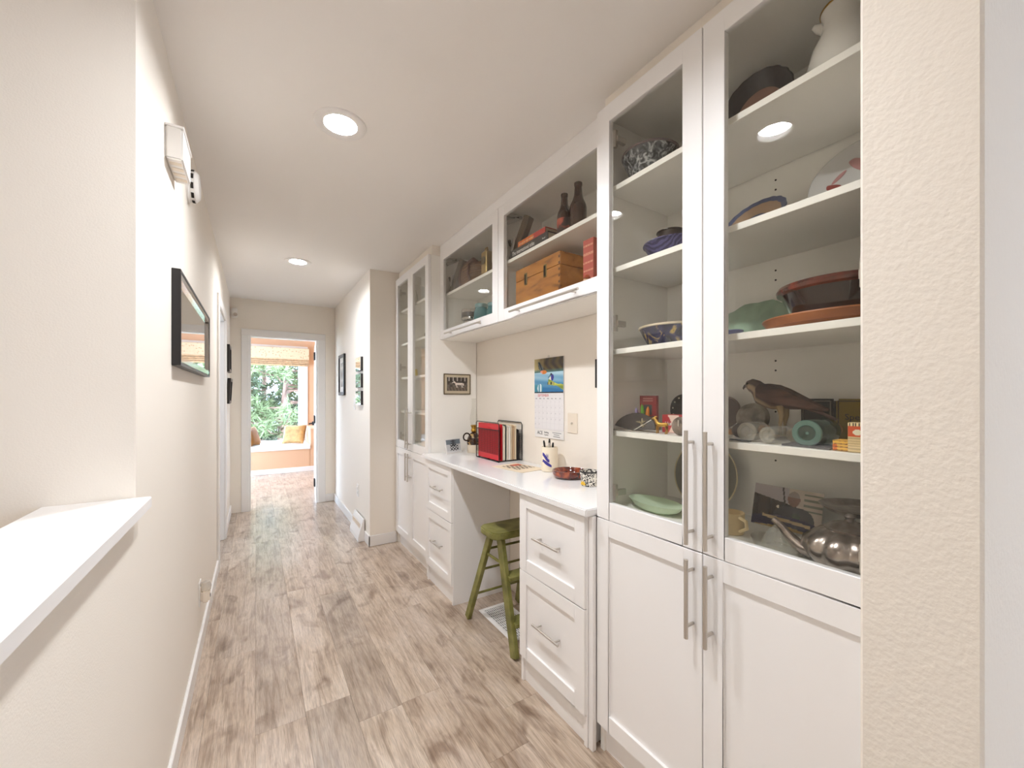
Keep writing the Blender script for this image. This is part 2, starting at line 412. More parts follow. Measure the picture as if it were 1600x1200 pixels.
# baseboards
bh, bt = .095, .012
struct('baseboard_left', (lambda b: (b.box(LX, LX + bt, 1.32, DY0 - .075, 0, bh), b.box(LX, LX + bt, DY1 + .075, EY, 0, bh), b)[-1])(MB()), TRIM, bevel=.003)
struct('baseboard_half', MB().box(LX, LX + bt, -1.6, 1.32, 0, bh), TRIM, bevel=.003)
struct('baseboard_right', MB().box(RX - bt, RX, 3.672 - bt, EY, 0, bh), TRIM, bevel=.003)
struct('baseboard_niche', MB().box(RX - bt, 1.075, 3.672 - bt, 3.672, 0, bh), TRIM, bevel=.003)
struct('baseboard_end', MB().box(.735, RX - bt, EY - bt, EY, 0, bh), TRIM, bevel=.003)
struct('baseboard_room', MB().box(-1.6, 1.9, 7.985, 8.0, 0, .085), TRIM, bevel=.003)
# casings
b = MB(); b.box(-.142, -.068, EY - .016, EY, 0, 2.0199); b.box(.648, .735, EY - .016, EY, 0, 2.0199); b.box(-.142, .735, EY - .016, EY, 2.02, 2.095); struct('trim_1', b, TRIM, bevel=.003)
b = MB(); b.box(-.068, -.05, EY, EY + .13, 0, 2.0119); b.box(.632, .648, EY, EY + .13, 0, 2.0119); b.box(-.068, .648, EY, EY + .13, 2.012, 2.03); struct('trim_2', b, TRIM)
b = MB(); b.box(LX, LX + .016, DY0 - .075, DY0, 0, 2.0199); b.box(LX, LX + .016, DY1, DY1 + .075, 0, 2.0199); b.box(LX, LX + .016, DY0 - .075, DY1 + .075, 2.02, 2.095); struct('trim_3', b, TRIM, bevel=.003)
b = MB(); b.box(LX - .12, LX, DY0, DY0 + .016, 0, 2.0039); b.box(LX - .12, LX, DY1 - .016, DY1, 0, 2.0039); b.box(LX - .12, LX, DY0, DY1, 2.004, 2.02); struct('trim_4', b, TRIM)
# door of the left doorway standing open into a side room that has its own small window
d2 = bpy.data.objects.new('door_2', None); COL.objects.link(d2); d2.location = (LX - .125, DY1 - .02, .005); tag(d2, kind='structure')
MB().box(-.735, 0, -.002, .033, 0, 1.995).build('door_leaf', TRIM, d2, bevel=.002)
sr = MB(); sr.box(-2.1, LX - .121, 3.0, 3.1, 0, CZ); sr.box(-2.1, LX - .121, 5.3, 5.4, 0, CZ)
sr.box(-2.1, -2.0, 3.1, 3.95, 0, CZ); sr.box(-2.1, -2.0, 4.65, 5.3, 0, CZ); sr.box(-2.1, -2.0, 3.95, 4.65, 0, 1.0); sr.box(-2.1, -2.0, 3.95, 4.65, 1.8, CZ)
struct('wall_side_room', sr, WALL)
portal('window_portal_side', frame_of((-2.02, 4.3, 1.4), (0, 1, 0), (0, 0, 1)) @ R(180, 'Y'), .7, .8)
w4 = bpy.data.objects.new('window_4', None); COL.objects.link(w4); w4.location = (-2.05, 4.3, 1.4); tag(w4, kind='structure')
b = MB(); b.box(-.03, .03, -.35, .35, -.4, -.36); b.box(-.03, .03, -.35, .35, .36, .4); b.box(-.03, .03, -.35, -.31, -.36, .36); b.box(-.03, .03, .31, .35, -.36, .36); b.build('window_frame', TRIM, w4)
# open door to the end room
d1 = bpy.data.objects.new('door_1', None); COL.objects.link(d1); d1.location = (.638, EY + .14, .01); d1.rotation_euler = (0, 0, math.radians(-5.2)); tag(d1, kind='structure')
MB().box(-.002, .034, .004, .70, 0, 2.0).build('door_leaf', TRIM, d1, bevel=.002)
for z in (.22, 1.02, 1.82):
    b = MB(); b.tube([(-.012, -.004, z - .05), (-.012, -.004, z + .05)], .008, 8); b.box(-.012, -.004, -.06, .035, z - .05, z + .05); b.build('hinge', BLACKM, d1)
b = MB(); b.tube([(-.002, .645, .93), (-.03, .645, .93)], .026, 12); b.tube([(-.03, .645, .93), (-.055, .645, .93), (-.06, .60, .93), (-.06, .55, .93)], .009, 8); b.build('door_handle', BLACKM, d1, smooth=True)

# ================================================================== CEILING LIGHTS
EMIT = mat('lamp_diffuser', (255, 255, 255), .6)
e = EMIT.node_tree.nodes['Principled BSDF']; e.inputs['Emission Color'].default_value = (*LAMPC, 1); e.inputs['Emission Strength'].default_value = LAMP
def ceiling_light(x, y, label):
    t = thing('recessed_light', label, 'ceiling light', (x, y, CZ), 'round recessed ceiling lights')
    MB().lathe([(.062, .002), (.064, -.004), (.086, -.009), (.100, -.005), (.102, 0), (.064, .001)], 40, cap=False).build('trim_ring', TRIM, t, smooth=True)
    MB().lathe([(.062, .002), (.060, .02)], 40, cap=False).build('reflector', TRIM, t, smooth=True)
    MB().lathe([(.0, .0185), (.045, .019), (.060, .02)], 40, cap=False).build('diffuser', EMIT, t, smooth=True)
for x, y, l in LIGHTS: ceiling_light(x, y, l)

# ================================================================== BUILT-IN CABINETS
XF = 1.07            # face of the tall cabinet doors
def handle_bar(length, vertical=True, r=.006, off=.034, inset=.034):
    b = MB(); l = length / 2
    if vertical:
        b.tube([(-off, 0, -l), (-off, 0, l)], r, 12)
        for s in (-1, 1): b.tube([(-off, 0, s * (l - inset)), (0, 0, s * (l - inset))], r * .75, 8)
    else:
        b.tube([(-off, -l, 0), (-off, l, 0)], r, 12)
        for s in (-1, 1): b.tube([(-off, s * (l - inset), 0), (0, s * (l - inset), 0)], r * .75, 8)
    return b
def ring_frame(y0, y1, z0, z1, x0, x1, w):
    b = MB(); b.box(x0, x1, y0, y0 + w, z0, z1); b.box(x0, x1, y1 - w, y1, z0, z1)
    b.box(x0, x1, y0 + w, y1 - w, z0, z0 + w); b.box(x0, x1, y0 + w, y1 - w, z1 - w, z1); return b
def shaker(parent, name, y0, y1, z0, z1, x, w=.058):
    d = ring_frame(y0, y1, z0, z1, x, x + .02, w).build(name, WHITE, parent, bevel=.0012)
    MB().box(x + .009, x + .017, y0 + w - .004, y1 - w + .004, z0 + w - .004, z1 - w + .004).build('panel', WHITE, d)
    return d
def glass_door(parent, y0, y1, z0, z1, x, w=.062):
    d = ring_frame(y0, y1, z0, z1, x, x + .02, w).build('glass_door', WHITE, parent, bevel=.0012)
    MB().box(x + .008, x + .012, y0 + w - .006, y1 - w + .006, z0 + w - .006, z1 - w + .006).build('glass_pane', PANE, d)
    return d
def hinge(parent, x, y, z, s):
    b = MB(); b.box(x, x + .012, y, y + s * .012, z - .03, z + .03); b.box(x + .008, x + .05, y + s * .002, y + s * .016, z - .01, z + .01); b.build('hinge', NICKEL, parent)
SHELVES = (1.191, 1.490, 1.790, 2.090)
def tall_cabinet(y0, y1, label):
    t = thing('display_cabinet', label, 'cabinet', (0, 0, 0)); X0 = XF + .021; X1 = NB - .004; th = .018
    b = MB(); b.box(X0, X1, y0, y0 + th, 0, 2.368); b.box(X0, X1, y1 - th, y1, 0, 2.368); b.box(X0, X1, y0 + th, y1 - th, 2.35, 2.368)
    b.box(X0, X1, y0 + th, y1 - th, .884, .902); b.box(X0 + .01, X1, y0 + th, y1 - th, .1, .118); b.build('carcass', INNER, t, bevel=.0008)
    MB().box(X1 - .008, X1 - .001, y0 + th, y1 - th, .1, 2.355).build('back_panel', INNER, t)
    MB().box(X0 + .012, X0 + .03, y0 + th, y1 - th, 0, .1).build('toe_kick', WHITE, t)
    for z in SHELVES:
        MB().box(XF + .042, X1 - .012, y0 + th + .002, y1 - th - .002, z - .019, z).build('shelf', INNER, t, bevel=.001)
    ym = (y0 + y1) / 2; g = .0015
    for s, (a, c) in ((1, (ym + g, y1 - g)), (-1, (y0 + g, ym - g))):
        d = glass_door(t, a, c, .873, 2.367, XF)
        yh = ym + s * .029
        h = handle_bar(.325).build('handle', NICKEL, d, smooth=True); h.location = (XF, yh, 1.057)
        ye = c - .062 if s > 0 else a + .062
        for z in (.97, 1.58, 2.245): hinge(d, XF + .02, ye - s * .0, z, -s)
        d = shaker(t, 'cabinet_door', a, c, .108, .869, XF)
        h = handle_bar(.225).build('handle', NICKEL, d, smooth=True); h.location = (XF, yh, .739)
    pg = MB().tube([(X1 - .0088, 0, 0), (X1 - .0078, 0, 0)], .0032, 8).mesh('peg_hole')
    for zs in SHELVES:
        for dz in (-.055, -.087) + ((.075,) if zs == SHELVES[0] else ()):
            o = link('peg_hole', pg, DARKGAP, t); o.location = (0, ym - .014, zs + dz)
    return t
NY0, NY1 = .258, 1.103
FY0, FY1 = 2.842, 3.664
near = tall_cabinet(NY0, NY1, 'tall white glass-door display cabinet nearest the viewer, beside the textured wall end')
far = tall_cabinet(FY0, FY1, 'tall narrow-looking white glass-door cabinet at the far end of the built-in')
# fillers under the ceiling
o = MB().box(XF + .045, NB, NY0, NY1, 2.37, CZ - .001).build('soffit_filler', WALL); tag(o, 'cream filler strip between the nearest tall cabinet and the ceiling', 'filler')
o = MB().box(XF + .03, NB, FY0, FY1, 2.37, CZ - .001).build('soffit_filler', WALL); tag(o, 'cream filler strip between the farthest tall cabinet and the ceiling', 'filler')
o = MB().box(1.162, 1.18, NY1 + .001, FY0 - .001, 2.386, CZ - .001).build('filler_strip', WHITE, bevel=.001); tag(o, 'white filler strip along the ceiling above the lift-up glass cabinets', 'filler')
# wall cabinets with lift-up glass doors
UX = 1.162; UM = 1.985
def wall_cabinet(y0, y1, label):
    t = thing('wall_cabinet', label, 'cabinet', (0, 0, 0), 'wall cabinets above the desk'); X0 = UX + .021; X1 = NB - .002; th = .018
    b = MB(); b.box(X0, X1, y0, y0 + th, 1.74, 2.386); b.box(X0, X1, y1 - th, y1, 1.74, 2.386); b.box(X0, X1, y0 + th, y1 - th, 2.368, 2.386); b.box(X0, X1, y0 + th, y1 - th, 1.74, 1.758)
    b.build('carcass', INNER, t, bevel=.0008)
    MB().box(X1 - .008, X1 - .001, y0 + th, y1 - th, 1.758, 2.368).build('back_panel', INNER, t)
    MB().box(X0 + .012, X1 - .01, y0 + th + .002, y1 - th - .002, 2.063, 2.082).build('shelf', INNER, t, bevel=.001)
    d = glass_door(t, y0 + .0015, y1 - .0015, 1.741, 2.385, UX)
    h = handle_bar(.54, False, r=.0058, off=.032, inset=.05).build('handle', NICKEL, d, smooth=True); h.location = (UX, (y0 + y1) / 2, 1.766)
    b = MB(); b.bar((X0 + .02, y1 - .03, 2.30), (X0 + .10, y1 - .03, 2.345), .012, .02); b.bar((X0 + .01, y1 - .03, 2.345), (X0 + .12, y1 - .03, 2.352), .012, .014); b.build('lift_hinge', STEEL, t)
    return t
wall_cabinet(UM + .001, FY0 - .002, 'white lift-up glass cabinet over the desk holding teal jars and tins')
wall_cabinet(NY1 + .002, UM - .001, 'white lift-up glass cabinet over the desk holding the wooden box and bottles')
# desk: counter and drawer units
o = MB().box(1.02, NB - .002, NY1 + .003, FY0 - .001, .872, .901).build('countertop', QUARTZ, None, bevel=.004, segs=2); tag(o, 'white quartz desk countertop running between the tall cabinets', 'countertop')
def drawer_unit(y0, y1, label):
    t = thing('drawer_unit', label, 'drawers', (0, 0, 0), 'drawer units under the desk'); X0 = 1.047; X1 = NB - .002; th = .018
    b = MB(); b.box(X0, X1, y0, y0 + th, 0, .871); b.box(X0, X1, y1 - th, y1, 0, .871); b.box(X0 + .018, X1, y0 + th, y1 - th, .1, .118); b.box(X0 + .018, X1, y0 + th, y1 - th, .853, .871); b.box(X1 - .012, X1, y0 + th, y1 - th, .118, .853)
    b.build('carcass', WHITE, t, bevel=.001)
    MB().box(X0 + .012, X0 + .024, y0 + th, y1 - th, 0, .1).build('toe_kick', WHITE, t)
    for z0, z1 in ((.122, .517), (.521, .866)):
        d = shaker(t, 'drawer', y0 + .003, y1 - .003, z0, z1, X0 - .012, w=.055)
        h = handle_bar(.178, False, r=.0052, off=.03, inset=.026).build('handle', NICKEL, d, smooth=True); h.location = (X0 - .012 + .009, (y0 + y1) / 2 - .03 * 0, (z0 + z1) / 2 + .005)
    return t
drawer_unit(1.128, 1.573, 'white two-drawer unit under the desk right beside the stool')
drawer_unit(2.346, 2.80, 'white two-drawer unit under the far end of the desk')
o = MB().box(1.052, 1.07, 1.104, 1.127, 0, .871).build('filler_strip', WHITE, bevel=.001); tag(o, 'thin white vertical filler strip between near drawers and tall cabinet', 'filler')
o = MB().box(1.058, 1.076, 2.801, 2.841, 0, .871).build('filler_strip', WHITE, bevel=.001); tag(o, 'thin white vertical filler strip between far drawers and tall cabinet', 'filler')

# ================================================================== LEFT WALL
t = thing('door_chime', 'white boxy door chime with louvred underside high on the left wall', 'chime', FL(LX, 1.778, 2.135))
MB().box(-.092, .092, -.052, .055, 0, .046).build('housing', PLATE, t, bevel=.005, segs=2)
MB().box(-.096, .096, .05, .059, 0, .05).build('lid', PLATE, t, bevel=.002)
for i in range(4): MB().box(-.07 + i * .04, -.05 + i * .04, -.0535, -.0515, .008, .04).build('louvre', BEIGEP, t)
t = thing('smoke_alarm', 'round white smoke alarm on the left wall just past the chime', 'smoke alarm', FL(LX, 2.20, 2.218))
MB().lathe([(.07, 0), (.07, .008), (.064, .012), (.064, .03), (.05, .042), (0, .044)], 32).build('housing', PLATE, t, smooth=True)
for i in range(10):
    a = 2 * PI * i / 10; MB().box(-.012, .012, -.0008, .0008, .016, .026, M=R(a * 180 / PI, 'Z') @ T(0, -.0645, 0)).build('vent_slot', DARKGAP, t)
def framed(name, label, cat, M, w, h, fw, dep, fm, inner, group=None, matw=0., matm=None, tilt=0):
    t = thing(name, label, cat, M, group)
    b = MB(); b.box(-w / 2, -w / 2 + fw, -h / 2, h / 2, 0, dep); b.box(w / 2 - fw, w / 2, -h / 2, h / 2, 0, dep)
    b.box(-w / 2 + fw, w / 2 - fw, -h / 2, -h / 2 + fw, 0, dep); b.box(-w / 2 + fw, w / 2 - fw, h / 2 - fw, h / 2, 0, dep); b.build('frame', fm, t, bevel=.0015)
    if matw: MB().box(-w / 2 + fw, w / 2 - fw, -h / 2 + fw, h / 2 - fw, .001, dep * .45).build('mat_board', matm or PAPER, t)
    iw, ih = w - 2 * fw - 2 * matw, h - 2 * fw - 2 * matw
    if callable(inner): print_panel('print', iw, ih, 40, int(40 * ih / iw) + 1, inner, PRINT, t, T(0, 0, dep * .5 + .0005))
    else: MB().box(-iw / 2, iw / 2, -ih / 2, ih / 2, .001, dep * .55).build('mirror_glass', inner, t)
    return t
SIDEB = None
t = framed('wall_mirror', 'wide mirror with a dark frame and silver inner edge on the left wall', 'mirror', FL(LX, 2.33, 1.594), 1.045, .336, .010, .026, BLACKW, MIRROR)
b = MB(); 
for (x0, x1, y0, y1) in ((-.512, .512, -.158, -.134), (-.512, .512, .134, .158), (-.512, -.488, -.134, .134), (.488, .512, -.134, .134)): b.box(x0, x1, y0, y1, .010, .024)
b.build('bevel_strip', STEEL, t, bevel=.003)
dark_print = lambda u, v: mixc((214, 206, 196), (120, 112, 104), abs(math.sin(5 * u) * math.cos(6 * v)))
framed('picture_frame', 'black picture frame on the left wall before the end, upper of two', 'picture', FL(LX, 5.03, 1.70), .34, .27, .03, .028, BLACKW, dark_print, None, .03, PAPER)
framed('picture_frame', 'black picture frame on the left wall, lower and tipped outward', 'picture', FL(LX + .003, 5.06, 1.375) @ R(3, 'X'), .36, .255, .03, .028, BLACKW, dark_print, None, .03, PAPER)
t = thing('wall_outlet', 'white wall outlet with a plugged-in night light near the left baseboard', 'outlet', FL(LX, 2.625, .305))
MB().box(-.036, .036, -.06, .06, 0, .005).build('cover_plate', PLATE, t, bevel=.002)
MB().box(-.017, .017, -.034, .034, .005, .008).build('receptacle', BEIGEP, t, bevel=.001)
d = MB().box(-.026, .026, -.05, .012, .008, .045).build('night_light', BEIGEP, t, bevel=.008, segs=2)
MB().lathe([(.022, 0), (.024, .02), (.018, .042), (0, .047)], 16, M=T(0, .01, .027) @ R(-90, 'X')).build('lens', glass('clear_plastic', (240, 236, 230), .06, .9, .25), d, smooth=True)
for x in (-.006, .006): MB().box(x - .002, x + .002, -.03, -.014, .045, .0465).build('slot', DARKGAP, d)
t = thing('motion_sensor', 'small white motion sensor in the corner beside the doorway top', 'sensor', FY(-.205, EY, 2.262))
MB().box(-.03, .03, -.055, .055, 0, .035).build('housing', PLATE, t, bevel=.008, segs=2)
MB().lathe([(.02, 0), (.019, .004), (.01, .009), (0, .01)], 16, M=T(.008, -.018, .035)).build('lens', mat('grey_lens', (198, 184, 172), .4), t, smooth=True)

# ================================================================== RIGHT WALL OF THE HALL
framed('picture_frame', 'tall black picture frame on the right wall near the doorway', 'picture', FX(RX, 4.98, 1.567), .345, .465, .035, .022, BLACKW, dark_print, None, .06, PAPER)
for i, z in enumerate((1.626, 1.468, 1.305)):
    t = thing('mirror_tile', ('top', 'middle', 'bottom')[i] + ' one of three small stacked mirror tiles by the wall corner', 'mirror', FX(RX, 4.045, z), 'stacked mirror tiles')
    MB().box(-.108, .108, -.066, .066, 0, .022).build('edge_block', BLACKW, t, bevel=.002)
    MB().box(-.104, .104, -.062, .062, .022, .025).build('mirror_glass', MIRROR, t)
t = thing('light_switch', 'white light switch plate beside the stacked mirror tiles', 'switch', FX(RX, 4.31, 1.245)); MB().box(-.036, .036, -.06, .06, 0, .005).build('cover_plate', PLATE, t, bevel=.002); MB().box(-.016, .016, -.033, .033, .005, .010).build('rocker', PLATE, t, bevel=.002)
t = thing('wall_outlet', 'white wall outlet low on the right wall before the doorway', 'outlet', FX(RX, 4.16, .40)); MB().box(-.036, .036, -.06, .06, 0, .005).build('cover_plate', PLATE, t, bevel=.002)
for y in (-.02, .02): MB().box(-.015, .015, y - .013, y + .013, .005, .012).build('receptacle', PLATE, t, bevel=.002)
t = thing('baseboard_register', 'white baseboard heating register at the foot of the right wall corner', 'register', FX(RX - bt, 4.02, 0))
MB().prism([(0, 0), (.055, 0), (.055, .04), (.012, .20), (0, .20)], -.19, .19, M=frame_of((0, 0, 0), (0, 0, 1), (0, 1, 0))).build('housing', TRIM, t, bevel=.002)
for i in range(11): MB().box(-.16 + i * .03, -.145 + i * .03, .075, .155, .030, .036, M=T(0, 0, 0)).build('louvre', BEIGEP, t)
t = thing('light_switch', 'white switch plate seen edge-on at the textured wall corner', 'switch', frame_of((.915, .257, 1.36), (-1, 0, 0), (0, 0, 1))); MB().box(-.036, .036, -.058, .058, 0, .009).build('cover_plate', PLATE, t, bevel=.004); MB().box(-.016, .016, -.033, .033, .009, .013).build('rocker', PLATE, t, bevel=.002)

# ================================================================== DESK THINGS (counter top z = .901)
DZ = .9015
def horse(u, v):
    c = mixc((70, 62, 56), (120, 110, 100), .5 + .5 * math.sin(23 * u) * math.cos(17 * v))
    if v > .6: c = mixc(c, (50, 44, 40), .6)
    if v > .72 and abs(math.sin(16 * u)) > .93: c = (190, 182, 172)
    if v < .3: c = mixc((126, 112, 98), (90, 80, 70), .5 + .5 * math.sin(40 * u + 9 * v))
    body = ((u - .60) / .19) ** 2 + ((v - .53) / .085) ** 2 < 1
    neck = abs((v - .57) - (.42 - u) * 1.1) < .06 and .33 < u < .50
    head = abs((v - .66) - (u - .34) * .8) < .035 and .26 < u < .37
    legs = .24 < v < .52 and any(abs(u - q - (.03 * math.sin(9 * v))) < .013 for q in (.45, .49, .71, .76)) or abs(u - .80) < .015 and .38 < v < .56
    return (226, 216, 204) if body or neck or head or legs else c
framed('picture_frame', 'small framed sepia photo of a white horse on the cabinet side', 'picture', FY(1.3, FY0, 1.412), .222, .155, .006, .012, mat('pewter_frame', (120, 106, 84), .4, .6), horse, None, .02, mat('tan_mat', (206, 192, 166), .8))
def bwshot(u, v):
    c = (118, 128, 136) if v > .62 else (206, 206, 206)
    if v > .5 and abs(u - .5) < .05 + .15 * math.sin(20 * v) ** 2: c = (70, 74, 78)
    if .12 < v < .62 and abs(u - .55) < .3 and math.sin(31 * u) * math.sin(27 * v + 4) > .0: c = (48, 50, 54)
    if v < .12: c = (226, 226, 226)
    return c
t = thing('photo_print', 'small black-and-white photo print with white border propped on the desk', 'photo', FY(1.232, 2.735, DZ) @ R(18, 'Y') @ R(-12, 'X'))
MB().box(-.076, .076, 0, .108, -.004, 0).build('card', PAPER, t, bevel=.0008)
print_panel('print', .136, .094, 44, 30, bwshot, PRINT, t, T(0, .054, .0006))
MB().box(.05, .08, 0, .05, -.035, -.005).build('prop_block', BLACKM, t, bevel=.002)
# oil lamp
t = thing('oil_lamp', 'antique oil lamp with dark handled font and clear glass chimney', 'lamp', (1.372, 2.70, DZ))
MB().lathe([(.047, 0), (.049, .005), (.049, .055), (.047, .06)], 28).build('base', mat('cream_ceramic', (226, 212, 190), .3), t, smooth=True)
MB().lathe([(.049, .06), (.052, .075), (.05, .10), (.04, .125), (.024, .145), (.014, .152)], 28).build('font', ramp_mat('brown_glaze_floral', [(.40, (30, 16, 10)), (.56, (64, 36, 18)), (.66, (206, 172, 110))], 22, stretch=(1, 1, 2), rough=.2, coat=.5), t, smooth=True)
b = MB(); b.lathe([(.015, .150), (.021, .158), (.021, .17), (.017, .176), (.019, .19), (.024, .196), (.024, .202), (.016, .206)], 20); b.tube([(.02, 0, .182), (.042, 0, .182)], .003, 6); b.lathe([(.0, -.002), (.009, -.002), (.009, .002), (0, .002)], 12, M=T(.044, 0, .182) @ R(90, 'Y')); b.build('burner', BRASS, t, smooth=True)
pts = [(-.058 - .027 * math.cos(a), 0, .118 + .027 * math.sin(a)) for a in [2 * PI * i / 20 for i in range(20)]]
MB().tube(pts, .0055, 8, closed=True).build('handle', mat('dark_brown_glaze', (48, 30, 22), .25), t, smooth=True)
MB().lathe([(.021, .203), (.026, .225), (.029, .25), (.024, .285), (.0155, .33), (.0145, .385), (.0175, .402)], 24, cap=False).build('chimney', glass('lamp_glass', (250, 250, 248), .05, .9), t, smooth=True)
# file holder and folders
t = thing('file_rack', 'black wire mesh file rack full of folders standing on the desk', 'file rack', (1.29, 2.19, DZ))
for x in (0, .172):
    pts = [(x, 0, .003), (x, 0, .235), (x, .012, .247), (x, .298, .247), (x, .31, .235), (x, .31, .003)]
    MB().tube(pts, .003, 8).build('end_frame', BLACKM, t, smooth=True)
    b = MB()
    for i in range(27): b.box(x - .0006, x + .0006, .004 + i * .0114, .0052 + i * .0114, .045, .20)
    for i in range(14): b.box(x - .0006, x + .0006, .003, .307, .045 + i * .0118, .0462 + i * .0118)
    tag(b.build('mesh_panel', BLACKM, t), kind='stuff')
for y in (.02, .155, .29): MB().tube([(0, y, .004), (.172, y, .004)], .003, 8).build('base_wire', BLACKM, t, smooth=True)
for z in (.003, .2): MB().tube([(0, 0, z), (0, .31, z)], .003, 8).build('side_wire', BLACKM, t, smooth=True)
for z in (.003,): MB().tube([(.172, 0, z), (.172, .31, z)], .003, 8).build('side_wire', BLACKM, t, smooth=True)
REDP = mat('red_folder_card', (206, 34, 44), .4)
b = MB(); b.box(.006, .009, .012, .29, .012, .238); b.box(.028, .031, .012, .29, .012, .238); b.box(.006, .031, .287, .29, .012, .238); b.box(.006, .031, .012, .287, .008, .012)
for k in range(3): b.box(.0045, .006, .12 + k * .012, .128 + k * .012, .205, .215)
o = b.build('folder', REDP, None, bevel=.001, loc=(1.29, 2.19, DZ)); tag(o, 'bright red folder at the front of the wire file rack', 'folder', 'folders in the wire rack')
for i, (x, th, hgt, c, nm) in enumerate([(.036, .012, .232, (236, 226, 208), 'thick cream folder right behind the red one in the rack'), (.053, .004, .236, (52, 66, 58), 'dark green folder, third from the front in the rack'),
        (.062, .012, .234, (224, 214, 200), 'pale cream folder, fourth from the front in the rack'), (.079, .010, .230, (240, 236, 228), 'white folder in the middle of the wire rack'),
        (.094, .008, .234, (222, 206, 178), 'manila folder just past the middle of the rack'), (.107, .012, .232, (206, 178, 144), 'tan manila folder near the rear of the rack'),
        (.124, .010, .236, (232, 218, 192), 'light manila folder, second from the rear of the rack'), (.142, .012, .205, (36, 32, 32), 'low black folder at the very rear of the rack')]):
    b = MB(); b.box(x, x + .0012, .008, .295, .008, hgt); b.box(x + th, x + th + .0012, .01, .297, .008, hgt - .006); b.box(x, x + th + .0012, .294, .297, .008, hgt - .006)
    b.box(x + .0012, x + th, .012, .29, .012, hgt - .016)
    o = b.build('folder', mat('folder_%d' % i, c, .7), None, loc=(1.29, 2.19, DZ)); tag(o, nm, 'folder', 'folders in the wire rack')
def brochure(u, v):
    c = (232, 214, 188)
    if .12 < u < .72 and .2 < v < .95:
        c = (216, 196, 170)
        if math.sin(37 * u + 11 * v) * math.sin(29 * v - 6 * u) > .1: c = (62, 50, 46)
        if u < .3 and v > .55: c = (190, 84, 58)
    return c
t = thing('brochure', 'printed cream brochure lying flat in front of the file rack', 'brochure', T(1.295, 1.975, DZ) @ R(-82, 'Z'))
MB().box(-.135, .135, -.095, .095, 0, .0012).build('sheet', mat('cream_sheet', (232, 214, 188), .7), t); print_panel('print', .262, .182, 56, 40, brochure, PRINT, t, T(0, 0, .0016))
# pen cup
t = thing('pen_cup', 'cream ceramic pen cup with a blue brush design', 'cup', (1.388, 1.80, DZ))
cup = MB().lathe([(.0, .0), (.043, .0), (.046, .004), (.046, .133), (.044, .136), (.041, .133), (.040, .01), (0, .008)], 72).mesh('cup_body', smooth=True)
def cupcol(p):
    a = math.atan2(p.y, p.x); 
    return (236, 222, 198)
o = link('cup_body', cup, mat('cream_glaze', (236, 222, 198), .35), t)
BLUEG = mat('cobalt_brush_glaze', (58, 50, 140), .35)
def stroke(pts, w, name='brush_stroke'):
    vs = []; fs = []; r = .0463
    for i, (a, z) in enumerate(pts):
        ww = w * (.5 + .5 * math.sin(PI * (i + .6) / len(pts))); vs += [(r * math.cos(a), r * math.sin(a), z - ww), (r * math.cos(a), r * math.sin(a), z + ww)]
    fs = [(2 * i, 2 * i + 2, 2 * i + 3, 2 * i + 1) for i in range(len(pts) - 1)]
    MB().add(vs, fs).build(name, BLUEG, t)
A0 = math.radians(202)
stroke([(A0 - .45 + i * .16, .098 - i * .006 + .004 * math.sin(i)) for i in range(7)], .012)
stroke([(A0 - .42 + i * .17, .064 - i * .0045) for i in range(8)], .010)
stroke([(A0 + .05 + i * .09, .075 + (.022 if i % 2 else .0)) for i in range(5)], .007)
stroke([(A0 - .48 + i * .12, .055 + i * .004) for i in range(3)], .005)
for i, (dx, dy, tx, ty, h, c) in enumerate([(-.012, .02, -.025, .035, .168, BLACKM), (0, 0, .004, .006, .178, BLACKM), (.012, .012, .012, .02, .165, BLACKM), (-.02, -.02, -.03, -.034, .160, NICKEL), (.02, -.006, .022, -.012, .158, BLACKM)]):
    b = MB(); b.tube([(1.388 + dx * .6, 1.80 + dy * .6, DZ + .012), (1.388 + tx * .74, 1.80 + ty * .74, DZ + h - .012), (1.388 + tx * .8, 1.80 + ty * .8, DZ + h)], [.0045, .0055, .004], 8)
    o = b.build('pen', c, None, smooth=True); tag(o, ['black marker leaning left in the pen cup', 'tallest black marker in the pen cup', 'black marker at the rear of the pen cup', 'thin metal pen leaning right in the pen cup', 'short black pen on the right in the pen cup'][i], 'pen', 'pens in the cup')
# glazed bowl + speckled cup
def bowl_prof(R_, h, foot, th=.006, curve=1.6, lip=0.):
    out = [(foot, 0)] + [(foot + (R_ - foot) * (i / 8) ** (1 / curve), h * (i / 8)) for i in range(1, 9)]
    if lip: out += [(R_ + lip, h + .001), (R_ + lip, h + th * .6)]
    inn = [(max(0, r - th), z + th * .5) for r, z in out[:9]][::-1]
    return out + [(R_ - th * .4, h + th * .5)] + inn + [(0, th)]
def lathe_thing(name, label, cat, loc, prof, m, group=None, n=36, lobes=0, amp=0., M=None):
    o = MB().lathe(prof, n, lobes=lobes, amp=amp).build(name, m, None, smooth=True, ang=50); tag(o, label, cat, group)
    o.matrix_world = T(*loc) @ (M or Matrix()); return o
REDG = ramp_mat('red_brown_glaze', [(.35, (48, 14, 8)), (.5, (112, 36, 16)), (.68, (164, 74, 36))], 26, rough=.1, coat=.8, dist=1.)
lathe_thing('glazed_dish', 'shallow shiny red-brown glazed dish on the desk', 'dish', (1.36, 1.60, DZ), [(0, 0), (.066, 0), (.078, .006), (.085, .018), (.087, .034), (.086, .039), (.082, .040), (.078, .034), (.074, .016), (.062, .008), (0, .007)], REDG)
SPK = ramp_mat('speckled_glaze', [(.0, (26, 22, 22)), (.47, (34, 30, 28)), (.52, (232, 226, 214)), (1., (240, 234, 224))], 160, rough=.4, detail=1.)
t = thing('speckled_cup', 'black-and-white speckled cup with a yellow mark beside the red dish', 'cup', (1.318, 1.405, DZ))
